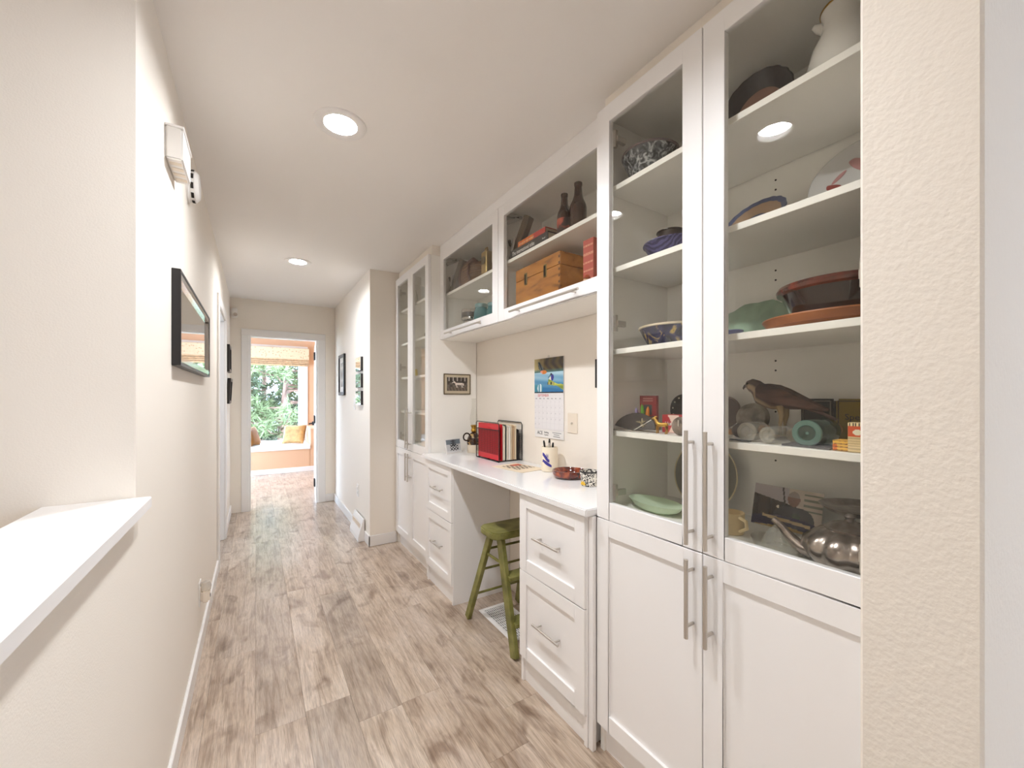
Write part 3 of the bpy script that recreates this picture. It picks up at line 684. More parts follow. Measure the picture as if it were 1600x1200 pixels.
MB().lathe([(0, 0), (.036, 0), (.045, .066), (.043, .068), (.034, .008), (0, .006)], 40).build('cup_body', SPK, t, smooth=True)
b = MB(); 
for i in range(5): b.ball((-.0375, .012 - i * .005, .01 + (i % 2) * .008), (.003, .005, .006), 8, 6)
b.build('yellow_mark', mat('yellow_glaze', (226, 180, 40), .4), t)
MB().lathe([(.0445, .062), (.0466, .064), (.0462, .068), (.043, .069)], 40, cap=False).build('rim', BLACKM, t, smooth=True)

# calendar
def cal(u, v):
    if v < .035: return (28, 30, 44)
    if v > .60:
        c = mixc((96, 78, 36), (58, 44, 26), .5 + .5 * math.sin(26 * u + 3 * math.sin(9 * v)))
        if u < .35: c = mixc((196, 178, 120), c, u * 2.4)
        if v < .68: c = mixc((70, 110, 110), c, (v - .6) * 10)
    else:
        c = mixc((40, 110, 160), (176, 208, 220), min(1, max(0, (v - .1) * 2.0)) + .12 * math.sin(31 * v + 4 * u))
        if u < .3 and v < .25: c = mixc(c, (70, 150, 150), .6)
        if (u - .2) ** 2 / .008 + (v - .14) ** 2 / .016 < 1 and math.sin(60 * u) > -.2: c = (214, 228, 230)
    if abs(u - .23 - (.75 - v) * .45) < .075 * (1.15 - abs(v - .72) * 4) and .58 < v < .90: c = (44, 52, 56) if math.sin(70 * u + 30 * v) > -.4 else (96, 104, 100)           # raised wing
    if ((u - .33) / .12) ** 2 + ((v - .60) / .06) ** 2 < 1 and u - .33 > (v - .62) * -1.2 - .12: c = (206, 120, 50) if u > .3 else (224, 150, 120)
    if ((u - .64) / .05) ** 2 + ((v - .44) / .09) ** 2 < 1: c = (52, 48, 130)            # small blue bird
    if ((u - .60) / .035) ** 2 + ((v - .53) / .03) ** 2 < 1 or abs((v - .47) - (u - .54) * .9) < .015 and .5 < u < .58: c = (40, 44, 60)
    if ((u - .57) / .03) ** 2 + ((v - .40) / .06) ** 2 < 1: c = (232, 220, 196)
    if .5 < u < 1 and abs(v - (.29 - (u - .6) * .33)) < .055 + .02 * math.sin(14 * u): c = mixc((120, 140, 50), (196, 200, 90), .5 + .5 * math.sin(30 * v))
    if .48 < u < .7 and abs(v - .28) < .04: c = (176, 166, 96) if math.sin(50 * u) > 0 else (70, 84, 40)
    return c
CY = 1.908
t = thing('wall_calendar', 'hanging wall calendar with a painted river bird picture, September page', 'calendar', FX(NB - .002, CY, 1.31))
MB().box(-.139, .139, -.24, .236, 0, .004).build('backing_card', PAPER, t, bevel=.0006)
MB().box(-.138, .138, -.19, .028, .004, .0065).build('month_page', mat('page_white', (232, 228, 228), .7), t)
print_panel('picture', .278, .208, 84, 64, cal, GLOSSP, t, T(0, .132, .0068))
text('month_name', 'SEPTEMBER', .021, T(-.105, .0065, .0068), REDINK, t, sx=1.05)
b = MB()
for i in range(7): b.box(-.132 + i * .0385, -.132 + i * .0385 + .030, -.006, -.001, .0066, .0069)
for i, dn in enumerate(('SUN', 'MON', 'TUE', 'WED', 'THU', 'FRI', 'SAT')): text('day_name', dn, .0085, T(-.128 + i * .0385, -.008, .0067), INK, t)
b = MB()
for i in range(1, 7): b.box(-.138 + i * .0394, -.138 + i * .0394 + .0006, -.185, -.012, .0065, .0067)
for j in range(6): b.box(-.138, .138, -.014 - j * .034, -.0134 - j * .034, .0065, .0067)
b.build('date_grid', mat('faint_ink', (206, 202, 204), .6), t)
n = 1
for j in range(5):
    for i in range(7):
        if n <= 30: text('date_number', str(n), .009, T(-.134 + i * .0394, -.027 - j * .034, .0067), mat('soft_ink', (184, 180, 184), .6), t); n += 1
text('shop_name', 'ACE', .030, T(-.112, -.222, .0046), INK, t, sx=.95)
text('shop_line', 'Building', .0135, T(-.042, -.211, .0046), INK, t); text('shop_line', 'Centre', .0135, T(-.042, -.226, .0046), INK, t)
for k, (l_, wd) in enumerate(((-.0, .082), (.014, .05), (.008, .062))): 
    MB().box(.036 + l_, .036 + l_ + wd, -.2065 - k * .011, -.2025 - k * .011, .004, .0045).build('small_print', GREYINK, t)
b = MB(); b.tube([(-.008, .236, .003), (-.006, .25, .003), (.006, .25, .003), (.008, .236, .003)], .0012, 6); b.build('hanger', NICKEL, t)
t = thing('cable_plate', 'almond cable plate on the wall to the right of the calendar', 'wall plate', FX(NB, 1.698, 1.17)); MB().box(-.04, .04, -.055, .055, 0, .005).build('cover_plate', BEIGEP, t, bevel=.002); MB().tube([(0, 0, .005), (0, 0, .012)], .005, 10).build('jack', NICKEL, t, smooth=True)
framed('picture_frame', 'black framed picture on the niche wall mostly hidden behind the cabinet', 'picture', FX(NB, 1.388, 1.434), .25, .145, .012, .014, BLACKW, dark_print)

# ================================================================== STOOL + FLOOR REGISTER
GREEN = ramp_mat('worn_green_paint', [(.25, (88, 84, 40)), (.5, (120, 117, 58)), (.72, (146, 142, 84))], 14, rough=.45, coat=.1)
t = thing('step_stool', 'worn green wooden folding step stool standing in the desk kneehole', 'stool', (1.245, 1.94, 0))
poly = []
for sx, sy, a0 in ((1, 1, 0), (-1, 1, 90), (-1, -1, 180), (1, -1, 270)):
    for k in range(6):
        a = math.radians(a0 + k * 18); poly.append((sx * .135 + .05 * math.cos(a), sy * .05 + .05 * math.sin(a)))
st = MB().prism(poly, .552, .590).build('seat', GREEN, t, bevel=.006, segs=2)
for s in (-1, 1):
    MB().bar((s * .115, -.035, .556), (s * .148, -.235, .004), .026, .052, up=(0, 1, 0)).build('leg', GREEN, t, bevel=.003)
    MB().bar((s * .125, .045, .556), (s * .178, .235, .004), .026, .042, up=(0, 1, 0)).build('leg', GREEN, t, bevel=.003)
    f = lambda z: (1 - z / .556)
    b = MB(); zz = .42; b.bar((s * .128, -.05 - .0 * 0, zz), (s * .14, .09, zz + .01), .006, .014); b.build('spreader', NICKEL if s > 0 else GREEN, t)
def at_z(z, fr): 
    q = 1 - z / .556; return (.115 + .033 * q, -.035 - .2 * q) if fr else (.125 + .053 * q, .045 + .19 * q)
for z in (.16, .32, .45):
    x, y = at_z(z, False); MB().tube([(-x, y, z), (x, y, z)], .007, 8).build('rung', GREEN, t, smooth=True)
for z in (.36, .155):
    x, y = at_z(z, True); MB().box(-x, x, y - .05, y + .03, z - .012, z + .012).build('tread', GREEN, t, bevel=.003)
t = thing('floor_register', 'white slatted floor register in the kneehole under the stool', 'register', (1.255, 2.02, 0))
b = MB(); b.box(-.10, -.078, -.19, .19, 0, .006); b.box(.078, .10, -.19, .19, 0, .006); b.box(-.078, .078, -.19, -.168, 0, .006); b.box(-.078, .078, .168, .19, 0, .006); b.build('frame', TRIM, t, bevel=.002)
MB().box(-.078, .078, -.168, .168, 0, .001).build('duct_shadow_plate', mat('grey_duct', (58, 55, 54), .7), t)
gm = MB().box(-.0022, .0022, -.168, .168, .001, .005).mesh('slat')
for i in range(13): o = link('slat', gm, TRIM, t); o.location = (-.072 + i * .012, 0, 0)
gm2 = MB().box(-.078, .078, -.0012, .0012, .0015, .0055).mesh('cross_bar')
for i in range(12): o = link('cross_bar', gm2, TRIM, t); o.location = (0, -.152 + i * .0277, 0)

# ================================================================== CONTENTS: NEAREST CABINET, LEFT DOOR
S1, S2, S3, S4 = [z + .0008 for z in SHELVES]; S0 = .9028
BL = 'in the nearest cabinet'
DKSIL = ramp_mat('dark_silver_pattern', [(.36, (36, 36, 38)), (.5, (92, 94, 96)), (.64, (190, 190, 190))], 34, rough=.25, dist=2.)
t = thing('patterned_bowl', 'dark bowl with silvery leaf pattern on the top shelf, left door', 'bowl', (1.215, .977, S4)); 
MB().lathe(bowl_prof(.098, .098, .04, .006, 1.6), 40).build('bowl_body', DKSIL, t, smooth=True, ang=50)
MB().lathe([(.096, .098), (.101, .100), (.101, .105), (.095, .105)], 40, cap=False).build('rim', mat('mauve_rim', (110, 92, 92), .3), t, smooth=True)
t = thing('vase', 'brown and gold bud vase beside the silvery bowl', 'vase', (1.30, .865, S4)); 
MB().lathe([(.028, 0), (.036, .02), (.034, .06), (.022, .09), (.02, .12), (.026, .15), (.022, .15), (.016, .12), (.018, .09), (0, .02)], 28).build('vase_body', ramp_mat('gold_brown_glaze', [(.35, (70, 44, 30)), (.6, (176, 130, 70))], 20, rough=.3, metal=.3), t, smooth=True)
PURP = ramp_mat('purple_blue_glaze', [(.4, (50, 46, 84)), (.6, (86, 80, 126))], 30, rough=.3, kind='wave', dist=6)
lathe_thing('glazed_bowl', 'purple-blue glazed bowl on the second shelf, left door', 'bowl', (1.26, .915, S3), bowl_prof(.098, .066, .045, .007, 1.5, .004), PURP)
lathe_thing('small_bowl', 'small dark brown bowl nested inside the purple bowl', 'bowl', (1.26, .925, S3 + .008), bowl_prof(.044, .105, .028, .006, 1.3, .004), mat('dark_umber_glaze', (62, 50, 44), .3))
t = thing('serving_bowl', 'wide serving bowl with cream rim and dark blue sides, third shelf', 'bowl', (1.285, .93, S2))
MB().lathe(bowl_prof(.118, .072, .075, .007, 1.3), 44).build('bowl_body', ramp_mat('blue_black_floral', [(.35, (24, 22, 34)), (.55, (52, 48, 84)), (.66, (190, 160, 90)), (.75, (40, 36, 60))], 18, rough=.25, dist=1.5), t, smooth=True, ang=50)
MB().lathe([(.116, .071), (.122, .073), (.122, .079), (.114, .079)], 44, cap=False).build('rim', mat('cream_rim', (214, 198, 172), .35), t, smooth=True)
# shelf with the tackle
t = thing('shell_fan', 'dark fan-shaped shell with a pale fishing fly tied on', 'shell', T(1.15, .968, S1) @ R(8, 'Z') @ Matrix.Scale(.9, 4))
pts = [(0, 0)] + [(.095 * math.cos(a) - .0, .075 * math.sin(a)) for a in [math.radians(8 + k * 16) for k in range(11)]]
MB().prism(pts, -.003, .003, M=FX(0, .03, .004) @ R(-24, 'X')).build('shell', mat('dark_shell', (56, 46, 40), .5, var=.3, scale=50), t, bevel=.001)
b = MB(); 
for k in range(14):
    a = random.uniform(0, 6.28); r = random.uniform(.01, .024); b.bar((-.022, -.02, .035), (-.022 + random.uniform(-.01, .01), -.02 + r * math.cos(a), .035 + r * math.sin(a)), .004, .003)
b.build('fly_feathers', mat('pale_feather', (150, 136, 104), .8), t); MB().tube([(-.02, -.06, .05), (-.03, .01, .006)], .0018, 6).build('fly_rod', NICKEL, t)
def cardf(u, v):
    c = (150, 40, 40)
    if v > .80 and .2 < u < .8 and (abs(v - .86) < .02 or abs(v - .92) < .012): c = (214, 150, 140)
    if .25 < u < .75 and .42 < v < .74: c = (70, 70, 66)
    if v < .4: c = (96, 70, 60)
    return c
t = thing('lure_card', 'red boxed card of fishing lures standing on the fourth shelf', 'card', T(1.262, 1.02, S1) @ R(-6, 'Z'))
MB().box(-.006, .006, -.042, .042, 0, .128).build('card_box', mat('dark_red_card', (140, 38, 38), .5), t, bevel=.001); print_panel('print', .083, .127, 20, 30, cardf, PRINT, t, FX(-.0065, 0, .064))
for nm, y, z, c in (('violet', .036, .045, (150, 134, 172)), ('lime green', .008, .058, (96, 160, 30)), ('orange', -.014, .05, (226, 130, 20))):
    o = MB().lathe([(0, -.034), (.005, -.026), (.0078, 0), (.0058, .022), (0, .034)], 12).build('fishing_lure', mat('lure_' + nm.split()[-1], c, .3, coat=.5), None, smooth=True)
    o.matrix_world = T(1.235, 1.02 + y, S1 + z + .006) @ R(6 if nm == 'orange' else -6, 'X'); tag(o, nm + ' fishing lure hanging in front of the red card', 'fishing lure', 'lures on the red card')
t = thing('brass_dog', 'small brass dog figurine standing at the front of the shelf', 'figurine', (1.15, .885, S1))
rings = [((0, .036, .047), .002, .002), ((0, .03, .0485), .004, .0045), ((0, .022, .050), .005, .006), ((0, .016, .043), .0045, .006), ((0, .012, .034), .0055, .0075), ((0, .004, .030), .0062, .0085), ((0, -.012, .030), .0055, .0068), ((0, -.024, .031), .006, .0075), ((0, -.031, .031), .003, .004)]
MB().loft(rings, 12).build('body', BRASS, t, smooth=True, ang=80)
for s in (-1, 1):
    for y in (.009, -.025): MB().tube([(s * .0035, y, .026), (s * .004, y + (.001 if y > 0 else -.003), .012), (s * .004, y + .001, .0005)], [.0036, .0022, .0025], 8).build('leg', BRASS, t, smooth=True)
    MB().ball((s * .0035, .017, .055), (.0015, .003, .004), 8, 6).build('ear', BRASS, t, smooth=True)
MB().tube([(0, -.03, .033), (0, -.037, .036), (0, -.040, .030)], [.002, .0016, .001], 6).build('tail', BRASS, t, smooth=True)
def bowtie(u, v):
    c = (178, 40, 46)
    if abs(u - .45) < .36 * abs(v - .45) + .03: c = (236, 206, 190)
    if .40 < v < .52 and .05 < u < .85 and math.sin(60 * u) > -.3: c = (240, 216, 206)
    return c
t = thing('reel_box', 'red and cream fishing tackle box with an hourglass print', 'box', T(1.235, .868, S1)); MB().box(-.03, .03, -.05, .05, 0, .062).build('box', mat('box_red', (170, 44, 48), .5), t, bevel=.001); print_panel('print', .098, .06, 30, 20, bowtie, PRINT, t, FX(-.0306, 0, .031))
text('lettering', 'Nature', .017, FX(-.0312, .038, .026), PAPER, t)
t = thing('dotted_tray', 'round dark tray with pale dots standing behind the red box', 'tray', T(1.40, .955, S1 + .068) @ R(-98, 'Y')); 
MB().lathe([(.0, -.004), (.05, -.004), (.066, .006), (.068, .008), (.064, .008), (.05, .001), (0, .001)], 40).build('tray_body', mat('dark_bronze', (54, 46, 36), .4), t, smooth=True)
for k in range(14): a = 2 * PI * k / 14; MB().ball((.058 * math.cos(a), .058 * math.sin(a), .0055), (.004, .004, .0015), 8, 5).build('dot', mat('bone_inlay', (206, 196, 176), .5), t)
t = thing('fishing_reel', 'round silver fishing reel lying at the right end of the shelf', 'reel', T(1.15, .80, S1 + .03) @ R(-90, 'Y')); 
MB().lathe([(.0, -.014), (.029, -.014), (.03, -.010), (.024, -.008), (.024, .008), (.03, .010), (.029, .014), (.012, .014), (.012, .018), (0, .018)], 32).build('spool', SILVER, t, smooth=True)
for k in range(3): MB().lathe([(.0255 + 0 * k, -.0062 + k * .005), (.027, -.004 + k * .005), (.0255, -.0018 + k * .005)], 28, cap=False).build('line_coil', mat('grey_line', (110, 104, 96), .5), t, smooth=True)
MB().bar((0, 0, .02), (.02, 0, .02), .005, .003).build('crank', STEEL, t)
o = MB().tube([(1.118, 1.085, S1 + .003), (1.117, 1.0, S1 + .003), (1.117, .905, S1 + .003)], [.0022, .0028, .0012], 8).build('metal_spike', NICKEL, None, smooth=True); tag(o, 'thin metal spike lying along the front shelf edge by the dog', 'spike')
# bottom deck
JADE = glass('jade_glass', (222, 238, 212), .05, .8, .75)
pr = []
o = MB().lathe([(0, .004), (.06, .004), (.09, .016), (.112, .034), (.116, .034), (.094, .012), (.06, 0), (0, 0)], 40, sy=.55).build('glass_dish', JADE, None, smooth=True); o.matrix_world = T(1.225, .962, S0) @ R(84, 'Z'); tag(o, 'oval pale green glass dish on the cabinet floor, left door', 'dish')
PEWT = mat('grey_pewter', (116, 112, 104), .35, .55)
t = thing('display_plate', 'large round grey plate with pale centre standing against the cabinet back', 'plate', T(1.415, .887, S0 + .122) @ R(-82, 'Y'))
MB().lathe([(0, -.003), (.07, -.003), (.118, .008), (.124, .010), (.121, .012), (.078, .003), (.07, .001), (0, .001)], 56).build('plate_body', PEWT, t, smooth=True)
MB().lathe([(.0, .0012), (.064, .0012), (.066, .0022), (0, .0022)], 48).build('centre_medallion', mat('pale_gold', (196, 180, 120), .4), t, smooth=True)
MB().lathe([(.119, .0115), (.1225, .0125), (.125, .0115)], 56, cap=False).build('rim_band', mat('rim_gold', (200, 186, 150), .3, .6), t, smooth=True)

# ================================================================== CONTENTS: NEAREST CABINET, RIGHT DOOR
t = thing('pie_dish', 'dark fluted pie dish leaning on edge, top shelf right door', 'dish', T(1.34, .66, S4 + .118) @ R(-86, 'Y'))
MB().lathe([(0, 0), (.072, 0), (.108, .034), (.113, .034), (.110, .038), (.104, .037), (.07, .005), (0, .005)], 64, lobes=20, amp=.03).build('dish_body', mat('gunmetal_glaze', (58, 52, 56), .3, coat=.3), t, smooth=True, ang=60)
MB().lathe([(.040, .0055), (.070, .0055), (.070, .0065), (.040, .0065)], 48).build('rose_band', mat('dusty_rose', (168, 128, 112), .5), t, smooth=True)
t = thing('water_jug', 'white porcelain jug with a gold spout on the top shelf', 'jug', (1.235, .405, S4)); 
MB().lathe([(.05, 0), (.072, .02), (.078, .06), (.068, .10), (.05, .135), (.044, .165), (.05, .19), (.047, .19), (.04, .165), (.046, .135), (.06, .10), (.06, .03), (0, .01)], 36).build('jug_body', mat('porcelain', (232, 228, 222), .15), t, smooth=True)
MB().tube([(0, .035, .160), (0, .055, .178), (0, .066, .190)], [.016, .012, .007], 12).build('spout', MATS['porcelain'], t, smooth=True)
MB().lathe([(.0475, .187), (.0515, .189), (.0515, .192), (.0465, .192)], 36, cap=False).build('gold_rim', BRASS, t, smooth=True)
MB().tube([(0, -.05, .155), (0, -.098, .145), (0, -.105, .09), (0, -.07, .05)], .008, 10).build('handle', MATS['porcelain'], t, smooth=True)
t = thing('rimmed_plate', 'tan plate with a blue scalloped rim leaning on the second shelf', 'plate', T(1.335, .668, S3 + .080) @ R(-52, 'Y') @ Matrix.Scale(.86, 4))
BLUR = mat('slate_blue_glaze', (84, 92, 124), .3)
MB().lathe([(0, 0), (.06, 0), (.09, .01), (.09, .013), (.06, .003), (0, .003)], 44).build('plate_body', mat('tan_glaze', (178, 148, 120), .4), t, smooth=True)
MB().lathe([(.086, .0098), (.104, .015), (.104, .018), (.086, .0128)], 60, lobes=18, amp=.04, cap=False).build('blue_rim', BLUR, t, smooth=True)
MB().lathe([(0, .0032), (.036, .0032), (.036, .0045), (0, .0045)], 36).build('blue_centre', BLUR, t, smooth=True)
t = thing('painted_platter', 'large white oval platter with red flowers leaning on the second shelf', 'plate', T(1.365, .405, S3 + .1135) @ R(-64, 'Y'))
MB().lathe([(0, 0), (.08, 0), (.122, .016), (.124, .018), (.12, .02), (.078, .004), (0, .004)], 56, sy=1.0).build('platter_body', mat('greyed_porcelain', (206, 204, 202), .2), t, smooth=True)
RF = mat('red_flower_glaze', (146, 60, 54), .35); PF = mat('pink_flower_glaze', (190, 140, 138), .35)
for k, (a, r, s, m_) in enumerate([(95, .085, .02, RF), (125, .075, .024, PF), (70, .07, .016, PF), (150, .09, .018, RF), (20, .05, .03, PF), (-30, .06, .026, RF), (180, .05, .02, PF)]):
    a = math.radians(a); zz = .0048 + max(0, (r - .083) * .3); MB().ball((0, 0, 0), (s * 1.5, s * .45, .0012), 12, 6, M=T(r * .9 * math.cos(a), r * .9 * math.sin(a), zz) @ R(70 + 37 * k, 'Z')).build('flower', m_, t, smooth=True)
LEAF = mat('celadon_leaf_glaze', (140, 164, 140), .25, var=.12, scale=30)
poly = []
for k in range(36):
    a = 2 * PI * k / 36; r = 1 + .05 * math.sin(9 * a); poly.append((.12 * r * math.cos(a), .07 * r * math.sin(a)))
o = MB().prism(poly, 0, .006).build('leaf_dish', LEAF, None, bevel=.002); o.matrix_world = T(1.375, .69, S2 + .07) @ R(-70, 'Y') @ R(90, 'Z'); tag(o, 'green leaf-shaped dish leaning at the back of the third shelf', 'dish')
o = MB().lathe(bowl_prof(.03, .02, .02, .003, 1.3), 28).build('tiny_dish', mat('pale_blue_glaze', (128, 136, 190), .3), None, smooth=True); o.location = (1.2, .668, S2); tag(o, 'tiny pale blue dish in front of the green leaf dish', 'dish')
WOODO = ramp_mat('orange_wood', [(.35, (132, 74, 36)), (.6, (176, 108, 58))], 5, stretch=(3, .6, 3), rough=.45)
o = MB().lathe([(0, 0), (.085, 0), (.112, .012), (.122, .03), (.120, .034), (.1, .0335), (0, .033)], 48, sy=1.3).build('wooden_platter', WOODO, None, smooth=True); o.location = (1.25, .44, S2); tag(o, 'shallow orange-brown wooden platter under the dark baking dish', 'platter')
t = thing('baking_dish', 'deep dark brown baking dish with red-brown rim on a wooden platter', 'dish', (1.255, .422, S2 + .0345))
DKB = mat('treacle_brown_glaze', (40, 20, 16), .12, coat=.6)
MB().lathe([(0, 0), (.100, 0), (.130, .062), (.126, .064), (.094, .008), (0, .008)], 52).build('dish_body', DKB, t, smooth=True)
MB().lathe([(.127, .056), (.136, .060), (.138, .068), (.134, .076), (.126, .074), (.125, .062)], 52, cap=False).build('rim', ramp_mat('oxblood_rim', [(.4, (60, 22, 18)), (.65, (120, 52, 38))], 20, rough=.12, coat=.5), t, smooth=True)

# hawk
HK = attr_mat('hawk_plumage', .8)
t = thing('mounted_hawk', 'small brown mounted hawk perched on the fourth shelf looking left', 'bird', (1.28, .575, S1))
oy, oz = .575, S1
def hp(y, z): return (0, y - oy, z - oz)
rings = [(hp(.668, 1.348), .006, .008), (hp(.663, 1.350), .0135, .0145), (hp(.653, 1.350), .0185, .0205), (hp(.642, 1.346), .019, .0215), (hp(.632, 1.337), .0195, .0235), (hp(.621, 1.326), .027, .034), (hp(.602, 1.318), .033, .037), (hp(.580, 1.311), .033, .034), (hp(.560, 1.305), .027, .027), (hp(.540, 1.297), .020, .019), (hp(.524, 1.290), .013, .011), (hp(.512, 1.285), .006, .005)]
b = MB().loft(rings, 18); me = b.mesh('body', smooth=True, ang=80)
def hawkc(p):
    y, z = p.y + oy, p.z + oz; spine = 1.350 - max(0, (.64 - y)) * .45
    if y > .632:
        if z > 1.352: return (74, 54, 42)
        return (176, 152, 122) if math.sin(p.x * 600) > -.2 else (70, 50, 40)
    if z > spine - .032: return mixc((78, 52, 40), (58, 38, 30), .5 + .5 * math.sin(400 * y))
    return (170, 142, 106) if math.sin(420 * y + 900 * p.x) > -.35 else (96, 68, 48)
vcol(me, hawkc); link('body', me, HK, t)
WING = ramp_mat('brown_wing_feathers', [(.35, (52, 34, 28)), (.6, (92, 62, 48))], 40, stretch=(1, .35, 1.4), rough=.8)
for s in (-1, 1):
    MB().loft([((s * .019, .055, .148), .006, .006), ((s * .026, .045, .145), .008, .02), ((s * .030, .02, .135), .008, .026), ((s * .029, -.01, .124), .007, .024), ((s * .024, -.045, .112), .006, .017), ((s * .016, -.085, .098), .004, .010), ((s * .009, -.115, .088), .002, .004)], 14).build('wing', WING, t, smooth=True, ang=80)
    MB().ball((s * .0155, .083, .164), .0036, 10, 8).build('eye', mat('hawk_eye', (18, 14, 12), .1), t, smooth=True)
    MB().tube([(s * .013, -.008, .098), (s * .014, -.012, .07), (s * .014, -.008, .045), (s * .014, -.008, .012)], [.012, .007, .0042, .0042], 10).build('leg', mat('bird_leg', (150, 124, 84), .6), t, smooth=True)
    for a in (-30, 0, 30, 180):
        c_, s_ = math.cos(math.radians(a)), math.sin(math.radians(a)); MB().tube([(s * .014, -.008, .012), (s * .014 + .012 * s_, -.008 + .014 * c_, .013), (s * .014 + .022 * s_, -.008 + .024 * c_, .004)], [.0035, .003, .0012], 7).build('toe', MATS['bird_leg'], t, smooth=True)
MB().tube([(0, .089, .158), (0, .098, .157), (0, .103, .150), (0, .102, .146)], [.006, .0045, .0025, .0006], 10).build('beak', mat('bird_beak', (56, 50, 46), .3), t, smooth=True)
MB().loft([((0, -.045, .103), .012, .009), ((0, -.075, .092), .015, .006), ((0, -.11, .076), .018, .004), ((0, -.135, .064), .017, .002)], 12).build('tail', WING, t, smooth=True, ang=80)
MB().lathe([(.034, 0), (.034, .006), (.026, .01), (0, .0105)], 28, M=T(0, -.008, 0)).build('perch_disc', mat('dark_wood', (44, 32, 26), .5), t, smooth=True)
# bottles and bits on the same shelf
CLR = glass('clear_jar_glass', (244, 243, 238), .12, .9, .14)
TEAL = glass('teal_bottle_glass', (112, 144, 130), .08, .9, .14)
TEALB = glass('teal_base_glass', (140, 182, 168), .10, .9, .38); CLRB = glass('clear_base_glass', (226, 222, 210), .12, .9, .22)
def lying_jar(name, label, loc, rz, r, l, m, neck, cap=None):
    t = thing(name, label, 'bottle', T(*loc) @ R(rz, 'Z') @ R(90, 'Y'))
    MB().lathe([(0, .004), (r * .3, .001), (r * .92, 0), (r, .004), (r, l * .72), (r * .9, l * .8), (neck, l * .88), (neck, l), (neck * .8, l)], 30).build('glass_body', m, t, smooth=True)
    MB().lathe([(0, .003), (r * .5, .0025), (r * .62, -.002), (r * .92, -.002), (r * .98, .001)], 30, cap=False).build('base_disc', TEALB if m is TEAL else CLRB, t, smooth=True)
    if cap: MB().lathe([(neck * 1.15, l * .93), (neck * 1.2, l * .95), (neck * 1.2, l * 1.1), (0, l * 1.11)], 20).build('stopper', cap, t, smooth=True)
CORK = mat('cork', (176, 128, 78), .8)
lying_jar('glass_bottle', 'clear glass bottle lying base-out in front of the hawk, left one', (1.145, .597, S1 + .027), 8, .026, .13, CLR, .012, CORK)
lying_jar('glass_bottle', 'clear glass bottle lying base-out in front of the hawk, right one', (1.14, .542, S1 + .0225), -6, .022, .12, CLR, .011, CORK)
lying_jar('glass_bottle', 'large teal glass bottle lying base-out to the right of the hawk', (1.152, .456, S1 + .0335), 4, .033, .19, TEAL, .015, CORK)
lying_jar('glass_vial', 'small clear vial lying by the left stile of the right door', (1.14, .665, S1 + .0165), 14, .016, .09, CLR, .008, mat('amber_cap', (226, 150, 60), .4))
lying_jar('light_bulb', 'old clear light bulb with a silver filament near the hawk feet', (1.215, .512, S1 + .0195), -8, .019, .05, CLR, .010, STEEL)
o = MB().lathe([(0, 0), (.05, 0), (.052, .004), (.046, .022), (.03, .032), (0, .035)], 36).build('domed_lid', ramp_mat('grey_mottled', [(.4, (92, 82, 72)), (.62, (156, 146, 128))], 24, rough=.4), None, smooth=True); o.matrix_world = T(1.385, .70, S1 + .052) @ R(-80, 'Y'); tag(o, 'mottled grey domed lid standing behind the clear bottles', 'lid')
o = MB().lathe([(0, 0), (.052, 0), (.056, .008), (.05, .009), (.04, .004), (0, .004)], 40).build('round_tray', mat('mauve_brown', (96, 76, 68), .4), None, smooth=True); o.matrix_world = T(1.40, .80, S1 + .068) @ R(-80, 'Y'); tag(o, 'round mauve-brown tray standing at the shelf back by the door stile', 'tray')
o = MB().ball((0, 0, .022), (.03, .022, .022), 16, 10).build('dark_stone', mat('brown_stone', (62, 44, 38), .7, var=.3, scale=60), None, smooth=True); o.location = (1.235, .662, S1); tag(o, 'dark brown stone behind the small vial', 'stone')
b = MB(); b.bar((1.13, .635, S1 + .004), (1.122, .575, S1 + .004), .009, .004); o = b.build('pocket_knife', mat('slate_metal', (78, 76, 76), .35, .6), None, bevel=.001); tag(o, 'slim dark pocket knife lying at the shelf front edge', 'knife')
b = MB(); b.prism([(-.045, -.05), (.05, -.055), (.045, .06), (-.04, .055)], 0, .004); o = b.build('slate_tile', mat('grey_slate', (96, 92, 92), .5, var=.15, scale=30), None); o.location = (1.175, .45, S1 - .0004); o.location.z = S1; tag(o, 'grey slate tile lying under the teal bottle', 'tile')
def tin(name, label, y, w, h, x, col, edge, lettering=None):
    t = thing(name, label, 'tin', T(x, y, S1 + .002) @ R(-8, 'Y') if False else T(x, y, S1)); b = MB().box(-.012, .012, -w / 2, w / 2, .0, h); b.build('tin_box', mat(name + '_paint', col, .35, .3), t, bevel=.006, segs=2)
    b = MB(); b.box(-.0135, -.012, -w / 2 + .006, w / 2 - .006, h - .008, h - .005); b.box(-.0135, -.012, -w / 2 + .006, -w / 2 + .009, .01, h - .005); b.box(-.0135, -.012, w / 2 - .009, w / 2 - .006, .01, h - .005); b.build('edge_line', mat(name + '_line', edge, .4), t)
    if lettering: text('lettering', lettering, .024, FX(-.0126, w / 2 - .022, h * .5), INK, t)
tin('black_tin', 'dark green-black tin standing behind the hawk tail', .532, .085, .118, 1.42, (30, 34, 30), (110, 104, 96))
tin('yellow_tin', 'olive yellow tin with dark lettering at the right end of the shelf', .442, .088, .118, 1.42, (128, 106, 22), (70, 56, 14), 'Spectum')
def matchf(u, v):
    c = (226, 200, 150)
    if v > .52 and v < .88: c = (210, 84, 34); c = (238, 226, 196) if (u - .5) ** 2 * 6 + (v - .68) ** 2 * 40 < .35 else c
    elif v >= .88: c = (236, 214, 160) if math.sin(40 * u) > -.4 else (60, 40, 30)
    elif math.sin(70 * v) > .3: c = (196, 170, 124)
    return c
